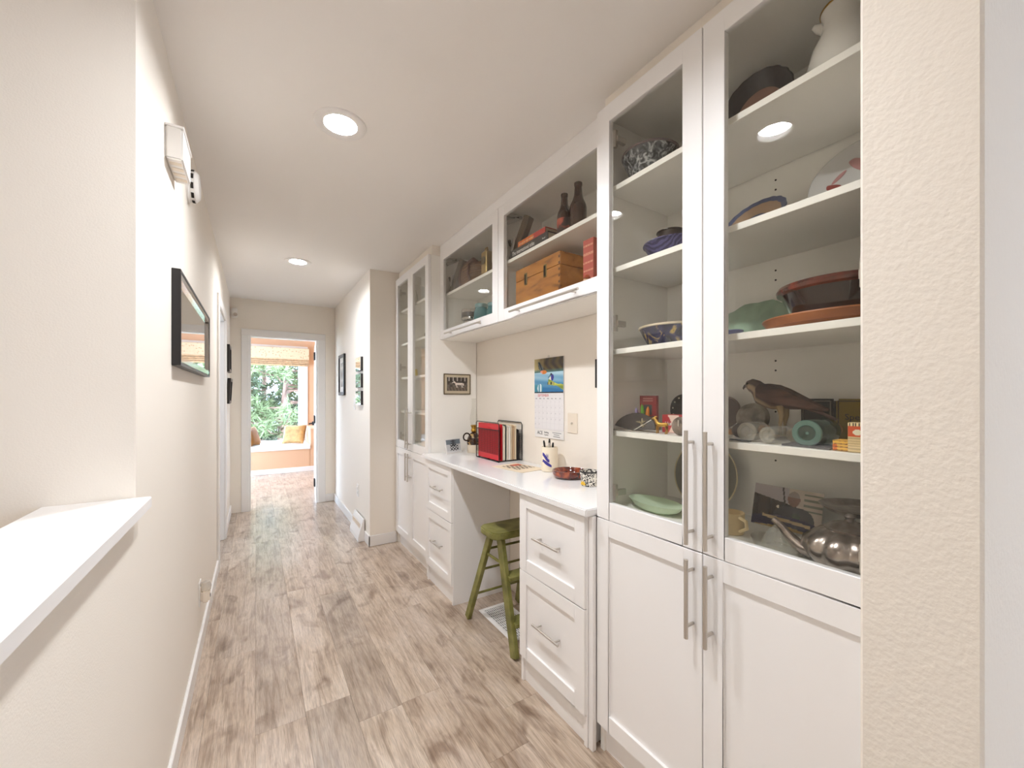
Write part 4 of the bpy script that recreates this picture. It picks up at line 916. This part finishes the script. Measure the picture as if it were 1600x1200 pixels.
t = thing('match_box', 'upright small cream carton with an orange picture at shelf right end', 'box', (1.135, .347, S1)); MB().box(-.012, .012, -.0175, .0175, 0, .066).build('carton', mat('cream_card', (226, 200, 150), .6), t, bevel=.0006); print_panel('print', .034, .065, 16, 36, matchf, PRINT, t, FX(-.0124, 0, .033))
def packf(u, v): return (120, 66, 24) if math.sin(21 * v) > .25 and math.sin(60 * u + 9 * v) > -.45 else ((214, 110, 40) if u < .28 and v < .6 else (226, 176, 70))
t = thing('small_packet', 'flat yellow-orange printed packet lying beside the upright carton', 'box', (1.15, .379, S1)); MB().box(-.022, .022, -.0155, .0155, 0, .024).build('carton', mat('yellow_card', (224, 170, 66), .6), t, bevel=.0006); print_panel('print', .030, .023, 22, 16, packf, PRINT, t, FX(-.0224, 0, .012))
# cabinet floor, right door
t = thing('mug', 'cream mug with a small dark motif on the cabinet floor', 'mug', (1.225, .684, S0)); 
MB().lathe([(0, 0), (.032, 0), (.034, .004), (.036, .062), (.034, .063), (.031, .006), (0, .005)], 32).build('mug_body', mat('cream_mug_glaze', (232, 208, 160), .3), t, smooth=True)
MB().tube([(-.015, -.032, .054), (-.022, -.054, .05), (-.023, -.058, .03), (-.016, -.034, .014)], .0052, 8).build('handle', MATS['cream_mug_glaze'], t, smooth=True)
MB().ball((-.0335, .008, .02), (.0016, .008, .008), 10, 6).build('motif', mat('grey_green_motif', (90, 94, 80), .5), t, smooth=True)
def snap(u, v):
    c = (176, 164, 164) if u < .5 else (196, 178, 160)
    if v < .76 - .28 * u and u < .62: c = mixc((58, 40, 26), (40, 28, 20), .5 + .5 * math.sin(30 * u))
    if abs(u - .42 - (.9 - v) * .12) < .012 and v > .5: c = (60, 46, 40)
    if u > .72 and .5 < v < .95 and math.sin(50 * v) > .5: c = (120, 122, 104)
    if ((u - .58) / .09) ** 2 + ((v - .76) / .18) ** 2 < 1: c = (128, 84, 64) if v < .8 else (150, 132, 120)
    if ((u - .60) / .30) ** 2 + ((v - .30) / .30) ** 2 < 1 and v < .58: c = (30, 26, 28)
    if ((u - .63) / .06) ** 2 + ((v - .34) / .1) ** 2 < 1: c = (70, 80, 56)
    if v < .22 + .10 * math.sin(3.1 * u): c = (36, 30, 62)
    if abs(v - (.27 - .10 * u)) < .035 and .15 < u < .85: c = (206, 180, 136)
    if v < .10 * (1 - 2 * abs(u - .5)): c = (178, 150, 98)
    if ((u - .36) / .018) ** 2 + ((v - .52) / .035) ** 2 < 1: c = (230, 214, 190)
    return c
t = thing('photo_print', 'curled colour snapshot of a person at a table leaning in the cabinet', 'photo', T(1.385, .60, S0 + .066) @ FX(0, 0, 0).to_3x3().to_4x4() @ R(-14, 'X'))
print_panel('print', .19, .128, 80, 54, snap, GLOSSP, t, None, bend=lambda u, v: .012 * (2 * u - 1) ** 2)
print_panel('paper_back', .19, .128, 20, 6, lambda u, v: (230, 226, 220), PRINT, t, T(0, 0, -.0008), bend=lambda u, v: .012 * (2 * u - 1) ** 2)
t = thing('citrus_juicer', 'clear ribbed glass citrus juicer on the cabinet floor', 'juicer', T(1.20, .54, S0) @ Matrix.Scale(1.2, 4)); 
MB().lathe([(0, .002), (.046, 0), (.053, .02), (.056, .022), (.05, .006), (.03, .006)], 40, cap=False).build('glass_tray', CLR, t, smooth=True)
MB().lathe([(.032, .006), (.028, .022), (.018, .042), (.006, .054), (0, .056)], 48, lobes=10, amp=.22, cap=False).build('reamer', CLR, t, smooth=True, ang=80)
MB().tube([(-.004, -.05, .018), (-.004, -.066, .02), (-.004, -.074, .014)], .004, 8).build('handle', CLR, t, smooth=True)
t = thing('silver_teapot', 'ornate lobed silver teapot on the cabinet floor by the wall', 'teapot', (1.20, .385, S0)); 
MB().lathe([(.048, 0), (.052, .006), (.078, .018), (.092, .042), (.088, .066), (.066, .086), (.046, .095), (.042, .098)], 90, lobes=10, amp=.10).build('pot_body', SILVER, t, smooth=True, ang=70)
MB().lathe([(.048, .094), (.05, .098), (.036, .108), (.014, .114), (.008, .12), (.012, .126), (.006, .132), (0, .133)], 40).build('lid', SILVER, t, smooth=True)
MB().tube([(-.01, .075, .022), (-.02, .100, .030), (-.022, .122, .05), (-.022, .142, .072), (-.022, .160, .084)], [.02, .016, .012, .009, .007], 14).build('spout', SILVER, t, smooth=True)
MB().tube([(.06, -.045, .085), (.095, -.06, .09), (.105, -.062, .055), (.075, -.05, .028)], .005, 8).build('handle', SILVER, t, smooth=True)
t = thing('oval_tray', 'dark-edged silver oval tray standing behind the teapot lid', 'tray', T(1.33, .395, S0 + .112) @ R(-12, 'Y')); MB().lathe([(0, 0), (.075, 0), (.095, .012), (.098, .012), (.078, -.003), (0, -.003)], 44).build('tray_body', SILVER, t, smooth=True)
MB().lathe([(.018, -.112), (.02, -.108), (.006, -.1), (.006, -.01), (.02, -.004)], 20).build('pedestal', SILVER, t, smooth=True); t.matrix_world = T(1.345, .40, S0 + .112)

# ================================================================== CONTENTS: WALL CABINETS
UB = 1.7592; US = 2.0828
t = thing('atlas_book', 'thick dark atlas lying flat with white spine lettering', 'book', (1.205, 1.742, US))
b = MB(); b.box(0, .20, -.165, .165, 0, .004); b.box(0, .20, -.165, .165, .042, .046); b.box(0, .004, -.165, .165, .004, .042); b.build('cover', mat('charcoal_cloth', (58, 52, 48), .6), t, bevel=.001)
MB().box(.004, .194, -.160, .160, .004, .042).build('pages', mat('page_block', (196, 178, 150), .8), t)
text('spine_title', 'The international atlas', .030, FX(-.0008, .158, .013), PAPER, t, sx=.78); text('spine_mark', 'Rand', .012, FX(-.0008, -.12, .016), PAPER, t)
def spinef(u, v): return (190, 60, 50) if u > .6 else mixc((206, 96, 40), (226, 130, 50), .5 + .5 * math.sin(40 * u))
t = thing('red_book', 'red-orange hardback lying on top of the dark atlas', 'book', (1.215, 1.735, US + .0465))
b = MB(); b.box(0, .165, -.125, .125, 0, .003); b.box(0, .165, -.125, .125, .031, .034); b.box(0, .003, -.125, .125, .003, .031); b.build('cover', mat('red_cloth', (176, 56, 44), .5), t, bevel=.001)
MB().box(.003, .16, -.121, .121, .003, .031).build('pages', MATS['page_block'], t); print_panel('spine_print', .24, .03, 60, 6, spinef, PRINT, t, FX(-.0006, 0, .017)); text('spine_title', 'ATLAS OF THE WORLD', .013, FX(-.001, .11, .012), mat('cream_ink', (246, 226, 190), .6), t)
AMB = glass('amber_bottle_glass', (120, 66, 36), .05, .8, .35); BRN = mat('brown_bottle_glass', (62, 36, 26), .12, coat=.5)
def bottle(label, loc, s, prof, m, lab=None):
    t = thing('beer_bottle', label, 'bottle', loc, 'brown bottles on the shelf'); MB().lathe([(r * s, z * s) for r, z in prof], 32).build('glass_body', m, t, smooth=True)
    if lab: print_panel('paper_label', .0001, .0001, 1, 1, lambda u, v: (0, 0, 0), PRINT, t) if False else MB().lathe([(.0374 * s, .03 * s), (.0376 * s, .032 * s), (.0376 * s, .098 * s), (.0374 * s, .1 * s)], 32, cap=False).build('paper_label', lab, t, smooth=True)
PR = [(0, 0), (.034, 0), (.037, .004), (.037, .118), (.034, .134), (.024, .156), (.0185, .176), (.0155, .214), (.0175, .217), (.0175, .229), (.0155, .231), (0, .231)]
bottle('brown glass bottle with a torn red label, shorter of the two on the shelf', (1.275, 1.535, US), .97, PR, BRN, ramp_mat('red_paper_label', [(.45, (52, 30, 24)), (.5, (190, 84, 60)), (.7, (220, 140, 110))], 9, rough=.6))
bottle('plain dark brown glass bottle, taller of the two on the shelf', (1.30, 1.463, US), 1.10, PR, BRN)
def leaner(x, y, z, label, tone):
    t = thing('wooden_plane', label, 'tool', T(x, y, z) @ R(0, 'Z'))
    MB().bar((.03, -.004, .012), (.07, -.105, .235), .05, .042).build('wood_block', ramp_mat('dark_aged_wood', [(.35, (58, 44, 32)), (.6, (96, 76, 54))], 7, stretch=(2, 2, .4), rough=.6), t, bevel=.004)
    MB().bar((.0, -.03, .05), (.004, -.055, .125), .006, .02).build('blade', NICKEL, t, bevel=.001); MB().tube([(.03, -.02, .07), (.01, .0, .10), (.005, .002, .125)], .008, 8).build('knob', MATS['dark_aged_wood'], t, smooth=True)
leaner(1.215, 1.955, US, 'old wooden hand plane leaning beside the atlas', 0)
leaner(1.215, 2.80, US, 'old wooden hand plane leaning at the left end of the far shelf', 0)
# wooden box
BOXW = ramp_mat('honey_pine', [(.3, (108, 62, 18)), (.46, (164, 104, 38)), (.72, (190, 130, 58))], 6, stretch=(2, .7, 3), rough=.45, dist=.8)
t = thing('wooden_box', 'honey-coloured wooden box with two metal latches and dovetails', 'box', (1.215, 1.495, UB)); 
MB().box(0, .20, 0, .385, 0, .185).build('box_body', BOXW, t, bevel=.002); MB().box(0, .20, 0, .385, .187, .25).build('lid', BOXW, t, bevel=.002)
DKE = mat('dark_end_grain', (92, 54, 26), .5)
for k in range(8): MB().box(-.0008, .0, .001, .012, .008 + k * .03, .02 + k * .03).build('dovetail', DKE, t)
for y in (.115, .285):
    l = MB().box(-.004, 0, y - .012, y + .012, .15, .215).build('latch', mat('old_brass', (120, 104, 66), .4, .8), t, bevel=.002); MB().box(-.009, -.004, y - .004, y + .004, .155, .205).build('hasp', mat('dark_iron', (60, 54, 44), .4, .7), l)
t = thing('red_carton', 'tall red printed carton at the right end of the wall cabinet', 'carton', (1.29, 1.351, UB)); MB().box(-.03, .03, -.033, .033, 0, .265).build('carton', mat('faded_red_card', (176, 84, 66), .6), t, bevel=.001)
def cart(u, v): return (226, 170, 140) if math.sin(44 * v) > .75 and math.sin(50 * u + 20 * v) > -.3 else ((200, 100, 60) if v < .2 else (182, 84, 70))
print_panel('print', .065, .264, 20, 66, cart, PRINT, t, FX(-.0304, 0, .1325))
t = thing('clown_figurine', 'small yellow and orange figurine at the foot of the red carton', 'figurine', (1.222, 1.318, UB)); 
MB().lathe([(.028, 0), (.03, .01), (.022, .04), (.012, .055), (0, .058)], 20).build('body', mat('ochre_glaze', (206, 140, 50), .4), t, smooth=True); MB().ball((0, .004, .066), .014, 14, 9).build('head', mat('skin_glaze', (222, 178, 140), .4), t, smooth=True); MB().lathe([(.016, .072), (.012, .084), (0, .095)], 16).build('cap', mat('rust_glaze', (160, 70, 40), .4), t, smooth=True); MB().tube([(-.015, .014, .04), (-.026, .028, .044), (-.03, .034, .052)], [.006, .005, .004], 8).build('arm', MATS['ochre_glaze'], t, smooth=True)
o = MB().ball((0, 0, .016), (.016, .018, .016), 14, 9).build('glass_ball', glass('aqua_glass', (150, 190, 190), .08, .9, .4), None, smooth=True); o.location = (1.215, 1.385, UB); tag(o, 'small aqua glass ball between the wooden box and the figurine', 'ball')
# left wall cabinet
t = thing('wicker_creel', 'brown wicker fishing creel with leather straps on the upper shelf', 'basket', T(1.315, 2.545, US) @ Matrix.Scale(1.22, 4)); WICK = ramp_mat('wicker', [(.4, (92, 62, 44)), (.6, (156, 116, 78))], 60, stretch=(1, 1, 2), rough=.8, kind='wave')
MB().lathe([(.055, 0), (.075, .03), (.08, .08), (.07, .12), (0, .125)], 36, sy=1.9).build('basket_body', WICK, t, smooth=True); b = MB()
for k in range(9): b.lathe([(.072 + .008 * math.sin(k * .4), .012 + k * .012), (.078 + .008 * math.sin(k * .4), .017 + k * .012), (.072 + .008 * math.sin(k * .4), .022 + k * .012)], 36, sy=1.9, cap=False)
tag(b.build('weave_rows', WICK, t, smooth=True), kind='stuff'); LEA = mat('brown_leather', (92, 50, 34), .6)
for y in (-.06, .05): MB().tube([(-.062, y, .0), (-.086, y, .05), (-.078, y, .105), (-.03, y, .135)], .008, 8).build('strap', LEA, t, smooth=True)
MB().tube([(-.05, .11, .10), (-.04, .06, .145), (-.04, -.04, .15), (-.05, -.11, .11)], .009, 8).build('carry_strap', LEA, t, smooth=True)
t = thing('mantel_clock', 'small gilt clock standing at the right end of the far upper shelf', 'clock', T(1.235, 2.265, US) @ Matrix.Scale(1.25, 4)); MB().box(-.02, .03, -.035, .035, 0, .012).build('base', BRASS, t, bevel=.002); MB().box(-.012, .024, -.027, .027, .012, .125).build('case', mat('gilt_case', (168, 140, 84), .35, .6), t, bevel=.004); MB().lathe([(0, 0), (.02, 0), (.021, .003), (0, .003)], 24, M=FX(-.0122, 0, .078)).build('dial', mat('dark_dial', (92, 76, 44), .4), t, smooth=True); MB().tube([(.005, -.014, .125), (.005, -.008, .145), (.005, .008, .145), (.005, .014, .125)], .003, 8).build('carry_handle', BRASS, t, smooth=True)
o = MB().box(-.03, .03, -.02, .02, 0, .135).build('leather_case', mat('plum_leather', (70, 54, 58), .5), None, bevel=.006, segs=2); o.location = (1.28, 2.19, US); tag(o, 'plum leather case behind the gilt clock', 'case')
t = thing('steel_canister', 'stacked shiny steel canister with a dark window band', 'canister', (1.24, 2.50, UB)); MB().lathe([(.04, 0), (.042, .003), (.042, .075), (.04, .078)], 32).build('lower_tin', STEEL, t, smooth=True); MB().lathe([(.052, .078), (.056, .081), (.056, .150), (.054, .153), (0, .153)], 32).build('upper_tin', STEEL, t, smooth=True); MB().lathe([(.0565, .096), (.0568, .098), (.0568, .128), (.0565, .13)], 32, cap=False).build('dark_band', mat('dark_band', (70, 62, 54), .4), t, smooth=True)
o = MB().lathe([(.01, 0), (.026, .02), (.03, .06), (.02, .09), (.0, .1)], 20).build('wooden_finial', mat('umber_wood', (84, 66, 52), .5), None, smooth=True); o.location = (1.33, 2.575, UB); tag(o, 'small brown wooden finial behind the steel canister', 'finial'); o.scale = (1.1, 1.1, 2.0)
AQ = glass('mason_jar_glass', (120, 186, 190), .06, .9, .3)
for i, (y, x, s) in enumerate(((2.325, 1.235, 1.0), (2.225, 1.27, .95))):
    t = thing('mason_jar', ('teal glass canning jar beside the steel canister', 'teal glass canning jar behind, next to the cabinet side')[i], 'jar', (x, y, UB), 'teal canning jars')
    MB().lathe([(r * s, z * s) for r, z in [(0, .002), (.044, 0), (.048, .006), (.048, .105), (.04, .122), (.037, .13), (.037, .142)]], 32, cap=False).build('glass_body', AQ, t, smooth=True)
    MB().lathe([(r * s, z * s) for r, z in [(.039, .134), (.041, .136), (.041, .154), (.036, .158), (0, .159)]], 32).build('lid', mat('teal_zinc', (110, 140, 142), .35, .5), t, smooth=True)

# ================================================================== CONTENTS: FAR CABINET
CRY = glass('crystal', (240, 238, 232), .10, .9, .2)
o = MB().lathe([(.022, 0), (.008, .012), (.012, .05), (.03, .09), (.026, .12), (.01, .17), (0, .19)], 20).build('crystal_figure', CRY, None, smooth=True); o.location = (1.19, 3.50, S4); tag(o, 'tall crystal decanter on the top shelf, far cabinet left door', 'decanter')
t = thing('porcelain_house', 'little pale porcelain house on the top shelf, far cabinet', 'ornament', (1.19, 3.045, S4)); HM = mat('house_porcelain', (206, 190, 180), .5); MB().box(-.03, .03, -.032, .032, 0, .085).build('walls', HM, t, bevel=.001); MB().prism([(-.04, .085), (.04, .085), (0, .145)], -.036, .036, M=frame_of((0, 0, 0), (0, 1, 0), (0, 0, 1))).build('roof', mat('house_roof', (150, 126, 118), .6), t)
for y in (-.014, .014): MB().box(-.0312, -.03, y - .006, y + .006, .035, .055).build('window', DARKGAP, t)
o = MB().lathe([(.024, 0), (.026, .01), (.012, .03), (.022, .06), (.018, .10), (.006, .12), (0, .125)], 20).build('green_figurine', mat('sage_glaze', (120, 112, 84), .5), None, smooth=True); o.location = (1.2, 3.14, S4); tag(o, 'sage green figurine left of the porcelain house', 'figurine')
t = thing('candlestick', 'dark metal candlestick on the second shelf of the far cabinet', 'candlestick', (1.19, 3.16, S3)); DB = mat('dark_bronze_metal', (80, 66, 48), .35, .8)
MB().lathe([(.032, 0), (.034, .006), (.03, .04), (.026, .05), (.006, .056), (.005, .14), (.016, .15), (.018, .17), (.01, .17)], 24).build('stem', DB, t, smooth=True)
t = thing('creamer', 'small silver creamer on the second shelf of the far cabinet', 'creamer', (1.18, 3.045, S3)); MB().lathe([(.022, 0), (.034, .02), (.038, .05), (.03, .075), (.034, .09), (.032, .09), (.028, .074), (0, .03)], 24).build('body', SILVER, t, smooth=True); MB().tube([(0, -.034, .07), (0, -.058, .065), (0, -.054, .03), (0, -.036, .025)], .0035, 8).build('handle', SILVER, t, smooth=True)
o = MB().lathe([(0, 0), (.026, 0), (.028, .004), (.028, .06), (.024, .066), (.024, .07), (0, .07)], 24).build('yellow_jar', mat('yellow_wax', (206, 178, 50), .4), None, smooth=True); o.location = (1.19, 3.50, S2); tag(o, 'yellow lidded jar on the third shelf, far cabinet left door', 'jar')
t = thing('wall_rosette', 'dark leaf-shaped trivet hanging inside the far cabinet', 'trivet', T(1.18, 3.545, S2 + .115) @ R(-90, 'Y')); b = MB()
for k in range(8): a = k * PI / 4; MB().ball((.022 * math.cos(a), .022 * math.sin(a), 0), (.013, .013, .003), 10, 6).build('petal', mat('olive_iron', (112, 104, 78), .5, .3), t, smooth=True)
MB().ball((0, 0, 0), (.014, .014, .005), 10, 6).build('centre', MATS['olive_iron'], t, smooth=True)
MB().tube([(-.13, 0, .0), (0, 0, 0)], .003, 6).build('stand_wire', MATS['olive_iron'], t)
framed('picture_frame', 'small green-matted picture standing in the far cabinet', 'picture', T(1.40, 3.41, S2 + .112) @ FX(0, 0, 0).to_3x3().to_4x4() @ R(-5, 'X'), .17, .215, .012, .012, mat('olive_frame', (110, 108, 64), .5), lambda u, v: mixc((118, 120, 84), (86, 92, 60), v), None, .02, mat('sage_mat', (150, 150, 110), .7))
o = MB().lathe([(.03, 0), (.034, .01), (.02, .03), (.0, .035)], 20).build('pebble_dish', SILVER, None, smooth=True); o.location = (1.18, 3.06, S2); tag(o, 'small silver lidded dish on the third shelf, far cabinet', 'dish')
framed('picture_frame', 'slanted pale photo stand on the fourth shelf of the far cabinet', 'picture', T(1.20, 3.025, S1 + .09) @ frame_of((0, 0, 0), (.0, -1, 0), (.32, 0, .947)).to_3x3().to_4x4(), .10, .185, .01, .008, PAPER, bwshot)
for i, (y, h, c) in enumerate(((3.22, .20, (104, 78, 58)), (3.19, .22, (150, 126, 92)), (3.155, .21, (84, 58, 44)))):
    b = MB(); b.box(0, .16, -.013, .013, 0, h); o = b.build('book', mat('old_book_%d' % i, c, .7), None, bevel=.002); o.location = (1.22, y, S1 if i < 3 else S0); tag(o, ('brown', 'tan', 'dark brown')[i] + ' old book upright on the fourth shelf, far cabinet', 'book', 'old books in the far cabinet')
for i, (y, h, c) in enumerate(((3.24, .22, (176, 146, 98)), (3.205, .24, (112, 84, 58)), (3.17, .23, (196, 170, 120)))):
    b = MB(); b.box(0, .16, -.014, .014, 0, h); o = b.build('book', mat('low_book_%d' % i, c, .7), None, bevel=.002); o.location = (1.22, y, S0); tag(o, ('ochre', 'walnut brown', 'straw yellow')[i] + ' old book upright on the far cabinet floor', 'book', 'old books in the far cabinet')
t = thing('silver_sugar_bowl', 'silver lidded sugar bowl on the far cabinet floor', 'bowl', (1.19, 3.03, S0)); MB().lathe([(.03, 0), (.026, .008), (.05, .035), (.054, .06), (.048, .075), (.02, .092), (.006, .1), (.008, .112), (0, .116)], 28).build('body', SILVER, t, smooth=True); MB().tube([(0, .05, .055), (0, .075, .07), (0, .07, .03), (0, .045, .03)], .004, 8).build('handle', SILVER, t, smooth=True)
o = MB().lathe([(0, 0), (.03, 0), (.036, .02), (.028, .045), (.0, .055)], 20).build('knitted_ball', mat('mauve_wool', (150, 124, 112), .9, var=.3, scale=120), None, smooth=True); o.location = (1.17, 3.52, S0); tag(o, 'mauve woolly ball on the far cabinet floor, left door', 'ball')

# ================================================================== ROOM AT THE END
t = thing('window_bench', 'built-in window seat with thick white top and peach front', 'bench', (0, 8.0, 0))
MB().box(-1.59, .818, 0, FYW - 8.0 - .001, 0, .392).build('base', PEACH, t); MB().box(-1.59, .818, -.02, FYW - 8.0 - .021, .393, .462).build('seat_top', TRIM, t, bevel=.006, segs=2)
for x in (-.45, .80): MB().box(x, x + .004, -.003, 0, .09, .385).build('panel_joint', mat('peach_shadowline', (190, 150, 116), .7), t)
t = thing('side_cabinet', 'low peach cabinet at the right end of the window seat', 'cabinet', (.82, 8.0, 0)); MB().box(0, 1.06, 0, FYW - 8.0 - .001, 0, .735).build('body', PEACH, t); MB().box(-.005, 1.06, -.012, FYW - 8.0 - .022, .736, .755).build('top', mat('peach_top', (226, 190, 158), .4), t, bevel=.002)
def pillow(name, label, M, w, h, th, m):
    n = 14; vs = []; fs = []
    for s in (1, -1):
        for j in range(n + 1):
            for i in range(n + 1):
                u, v = 2 * i / n - 1, 2 * j / n - 1; k = ((1 - u ** 4) * (1 - v ** 4)) ** .5; pin = 1 - .06 * (1 - abs(u)) * 0 - .05 * (u * u * v * v < .2)
                vs.append((u * w / 2 * (1 - .05 * (1 - v * v)), v * h / 2 * (1 - .05 * (1 - u * u)), s * th / 2 * k))
    q = (n + 1) ** 2
    for s in (0, 1):
        for j in range(n):
            for i in range(n): a = s * q + j * (n + 1) + i; fs.append((a, a + 1, a + n + 2, a + n + 1))
    o = MB().add(vs, fs).build(name, m, None, smooth=True, ang=70); o.matrix_world = M; tag(o, label, 'cushion', 'cushions on the window seat'); return o
GOLD = mat('gold_velvet', (138, 92, 34), .7, var=.2, scale=6); GOLDL = mat('gold_brocade', (196, 158, 104), .6, var=.25, scale=14); RUST = mat('patterned_rust', (176, 128, 84), .7, var=.35, scale=40)
pillow('cushion', 'round-edged dark gold cushion at the left of the window seat', T(-.06, 8.36, .625) @ R(62, 'Z') @ R(72, 'X'), .34, .34, .13, GOLD)
pillow('cushion', 'large pale gold cushion at the right of the window seat', T(.585, 8.40, .63) @ R(-20, 'Z') @ R(66, 'X'), .36, .36, .13, GOLDL)
pillow('cushion', 'small patterned rust cushion behind the pale gold one', T(.69, 8.66, .62) @ R(-40, 'Z') @ R(74, 'X'), .26, .32, .10, RUST)
pillow('cushion', 'pale cushion half hidden behind the doorway edge', T(-.30, 8.62, .62) @ R(40, 'Z') @ R(70, 'X'), .34, .33, .12, mat('cream_linen', (216, 200, 178), .8))
t = thing('roman_blind', 'raised patterned roman blind above the window seat', 'blind', (0, 8.83, 0))
FOLDM = mat('blind_fold_fabric', (216, 184, 146), .85, var=.2, scale=30)
BL = ramp_mat('blind_fabric', [(.0, (150, 104, 66)), (.16, (180, 140, 98)), (.24, (226, 202, 168)), (1., (232, 210, 178))], 26, rough=.85, kind='voronoi')
MB().box(-.95, .868, -.035, .07, 2.20, 2.245).build('headrail', PEACH, t); MB().box(-.95, .868, -.05, -.036, 2.03, 2.247).build('valance', BL, t, bevel=.004); MB().box(.864, .874, -.05, .07, 2.02, 2.247).build('side_return', BL, t)
for k in range(4):
    b = MB(); z = 2.028 - k * .034
    b.tube([(-.95, -.046, z), (.866, -.046, z)], .0115, 10); b.box(-.95, .866, -.034, -.022, z - .02, z + .017); b.build('fold', FOLDM, t, smooth=True)

# ================================================================== OUTSIDE
struct('ground', MB().box(-30, 30, 9.6, 60, -4.2, -4.0), mat('forest_floor', (86, 92, 60), .9, var=.3, scale=2), label='sloping forest ground outside the window')
BARK = ramp_mat('pine_bark', [(.35, (96, 70, 58)), (.6, (150, 116, 100))], 8, stretch=(1, 1, .3), rough=.9)
def pine(x, y, h, seed, label, dens=1.0, base=-4.0, tone=(104, 132, 104)):
    rnd = random.Random(seed); t = thing('pine_tree', label, 'tree', (x, y, base), 'pine trees outside the window')
    tr = MB(); pts = []; n = 10
    for i in range(n + 1): pts.append((.12 * math.sin(i * .9 + seed), .1 * math.cos(i * .7 + seed), h * i / n))
    tr.tube(pts, [.12 * (1 - .85 * i / n) + .012 for i in range(n + 1)], 9); tr.build('trunk', BARK, t, smooth=True)
    br = MB(); fo = MB(); vs = []; fs = []
    nb = int(84 * dens)
    for k in range(nb):
        f = .22 + .77 * k / nb; z = h * f; a = rnd.uniform(0, 2 * PI); L_ = (1 - f) * h * .20 + .9 + rnd.uniform(-.3, .4)
        p0 = Vector((.12 * math.sin(10 * f * .9 + seed), .1 * math.cos(10 * f * .7 + seed), z)); d = Vector((math.cos(a), math.sin(a), rnd.uniform(-.15, .25)))
        p1 = p0 + d * L_ * .55; p2 = p0 + d * L_ + Vector((0, 0, .12 * L_)); br.tube([p0, p1, p2], [.035, .022, .008], 5)
        for c in range(int(11 + L_ * 7)):
            s = rnd.uniform(.3, 1.05); q = p0.lerp(p2, s) + Vector((rnd.gauss(0, .16), rnd.gauss(0, .16), rnd.gauss(.05, .10)))
            for nd in range(13):
                u = Vector((rnd.gauss(0, 1), rnd.gauss(0, 1), rnd.gauss(.25, .8))).normalized(); l = rnd.uniform(.16, .32); sd = u.cross(Vector((rnd.gauss(0, 1), rnd.gauss(0, 1), rnd.gauss(0, 1)))).normalized() * .022
                i0 = len(vs); vs += [tuple(q - sd), tuple(q + sd), tuple(q + u * l)]; fs.append((i0, i0 + 1, i0 + 2))
    br.build('branches', BARK, t, smooth=True); tag(t.children[-1], kind='stuff')
    me = bpy.data.meshes.new('needles'); me.from_pydata(vs, [], fs); o = link('needles', me, mat('pine_needles_%d' % seed, tone, .7, var=.25, scale=1.2), t); tag(o, kind='stuff')
pine(.75, 14.6, 9.0, 1, 'young pine with a bare reddish trunk in the middle of the window', .8, tone=(104, 114, 74))
pine(-1.3, 16.5, 12.0, 2, 'dense pine at the left edge of the window view', .8, tone=(84, 94, 66))
pine(2.1, 17.5, 13.0, 3, 'dark tall pine at the right of the window view', .7, tone=(80, 88, 68))
pine(.2, 21., 14.5, 4, 'distant pine seen between the nearer trees outside', .6, tone=(104, 110, 84))
pine(3.6, 22., 14.0, 5, 'distant hazy pine behind the right-hand tree outside', .6, tone=(108, 112, 92))
pine(-.35, 17.6, 11.0, 7, 'bushy young pine left of the bare trunk outside', .5, tone=(98, 108, 72))
pine(-3.2, 22., 15.0, 6, 'far left pine mostly hidden by the doorway', .6, tone=(102, 106, 80))
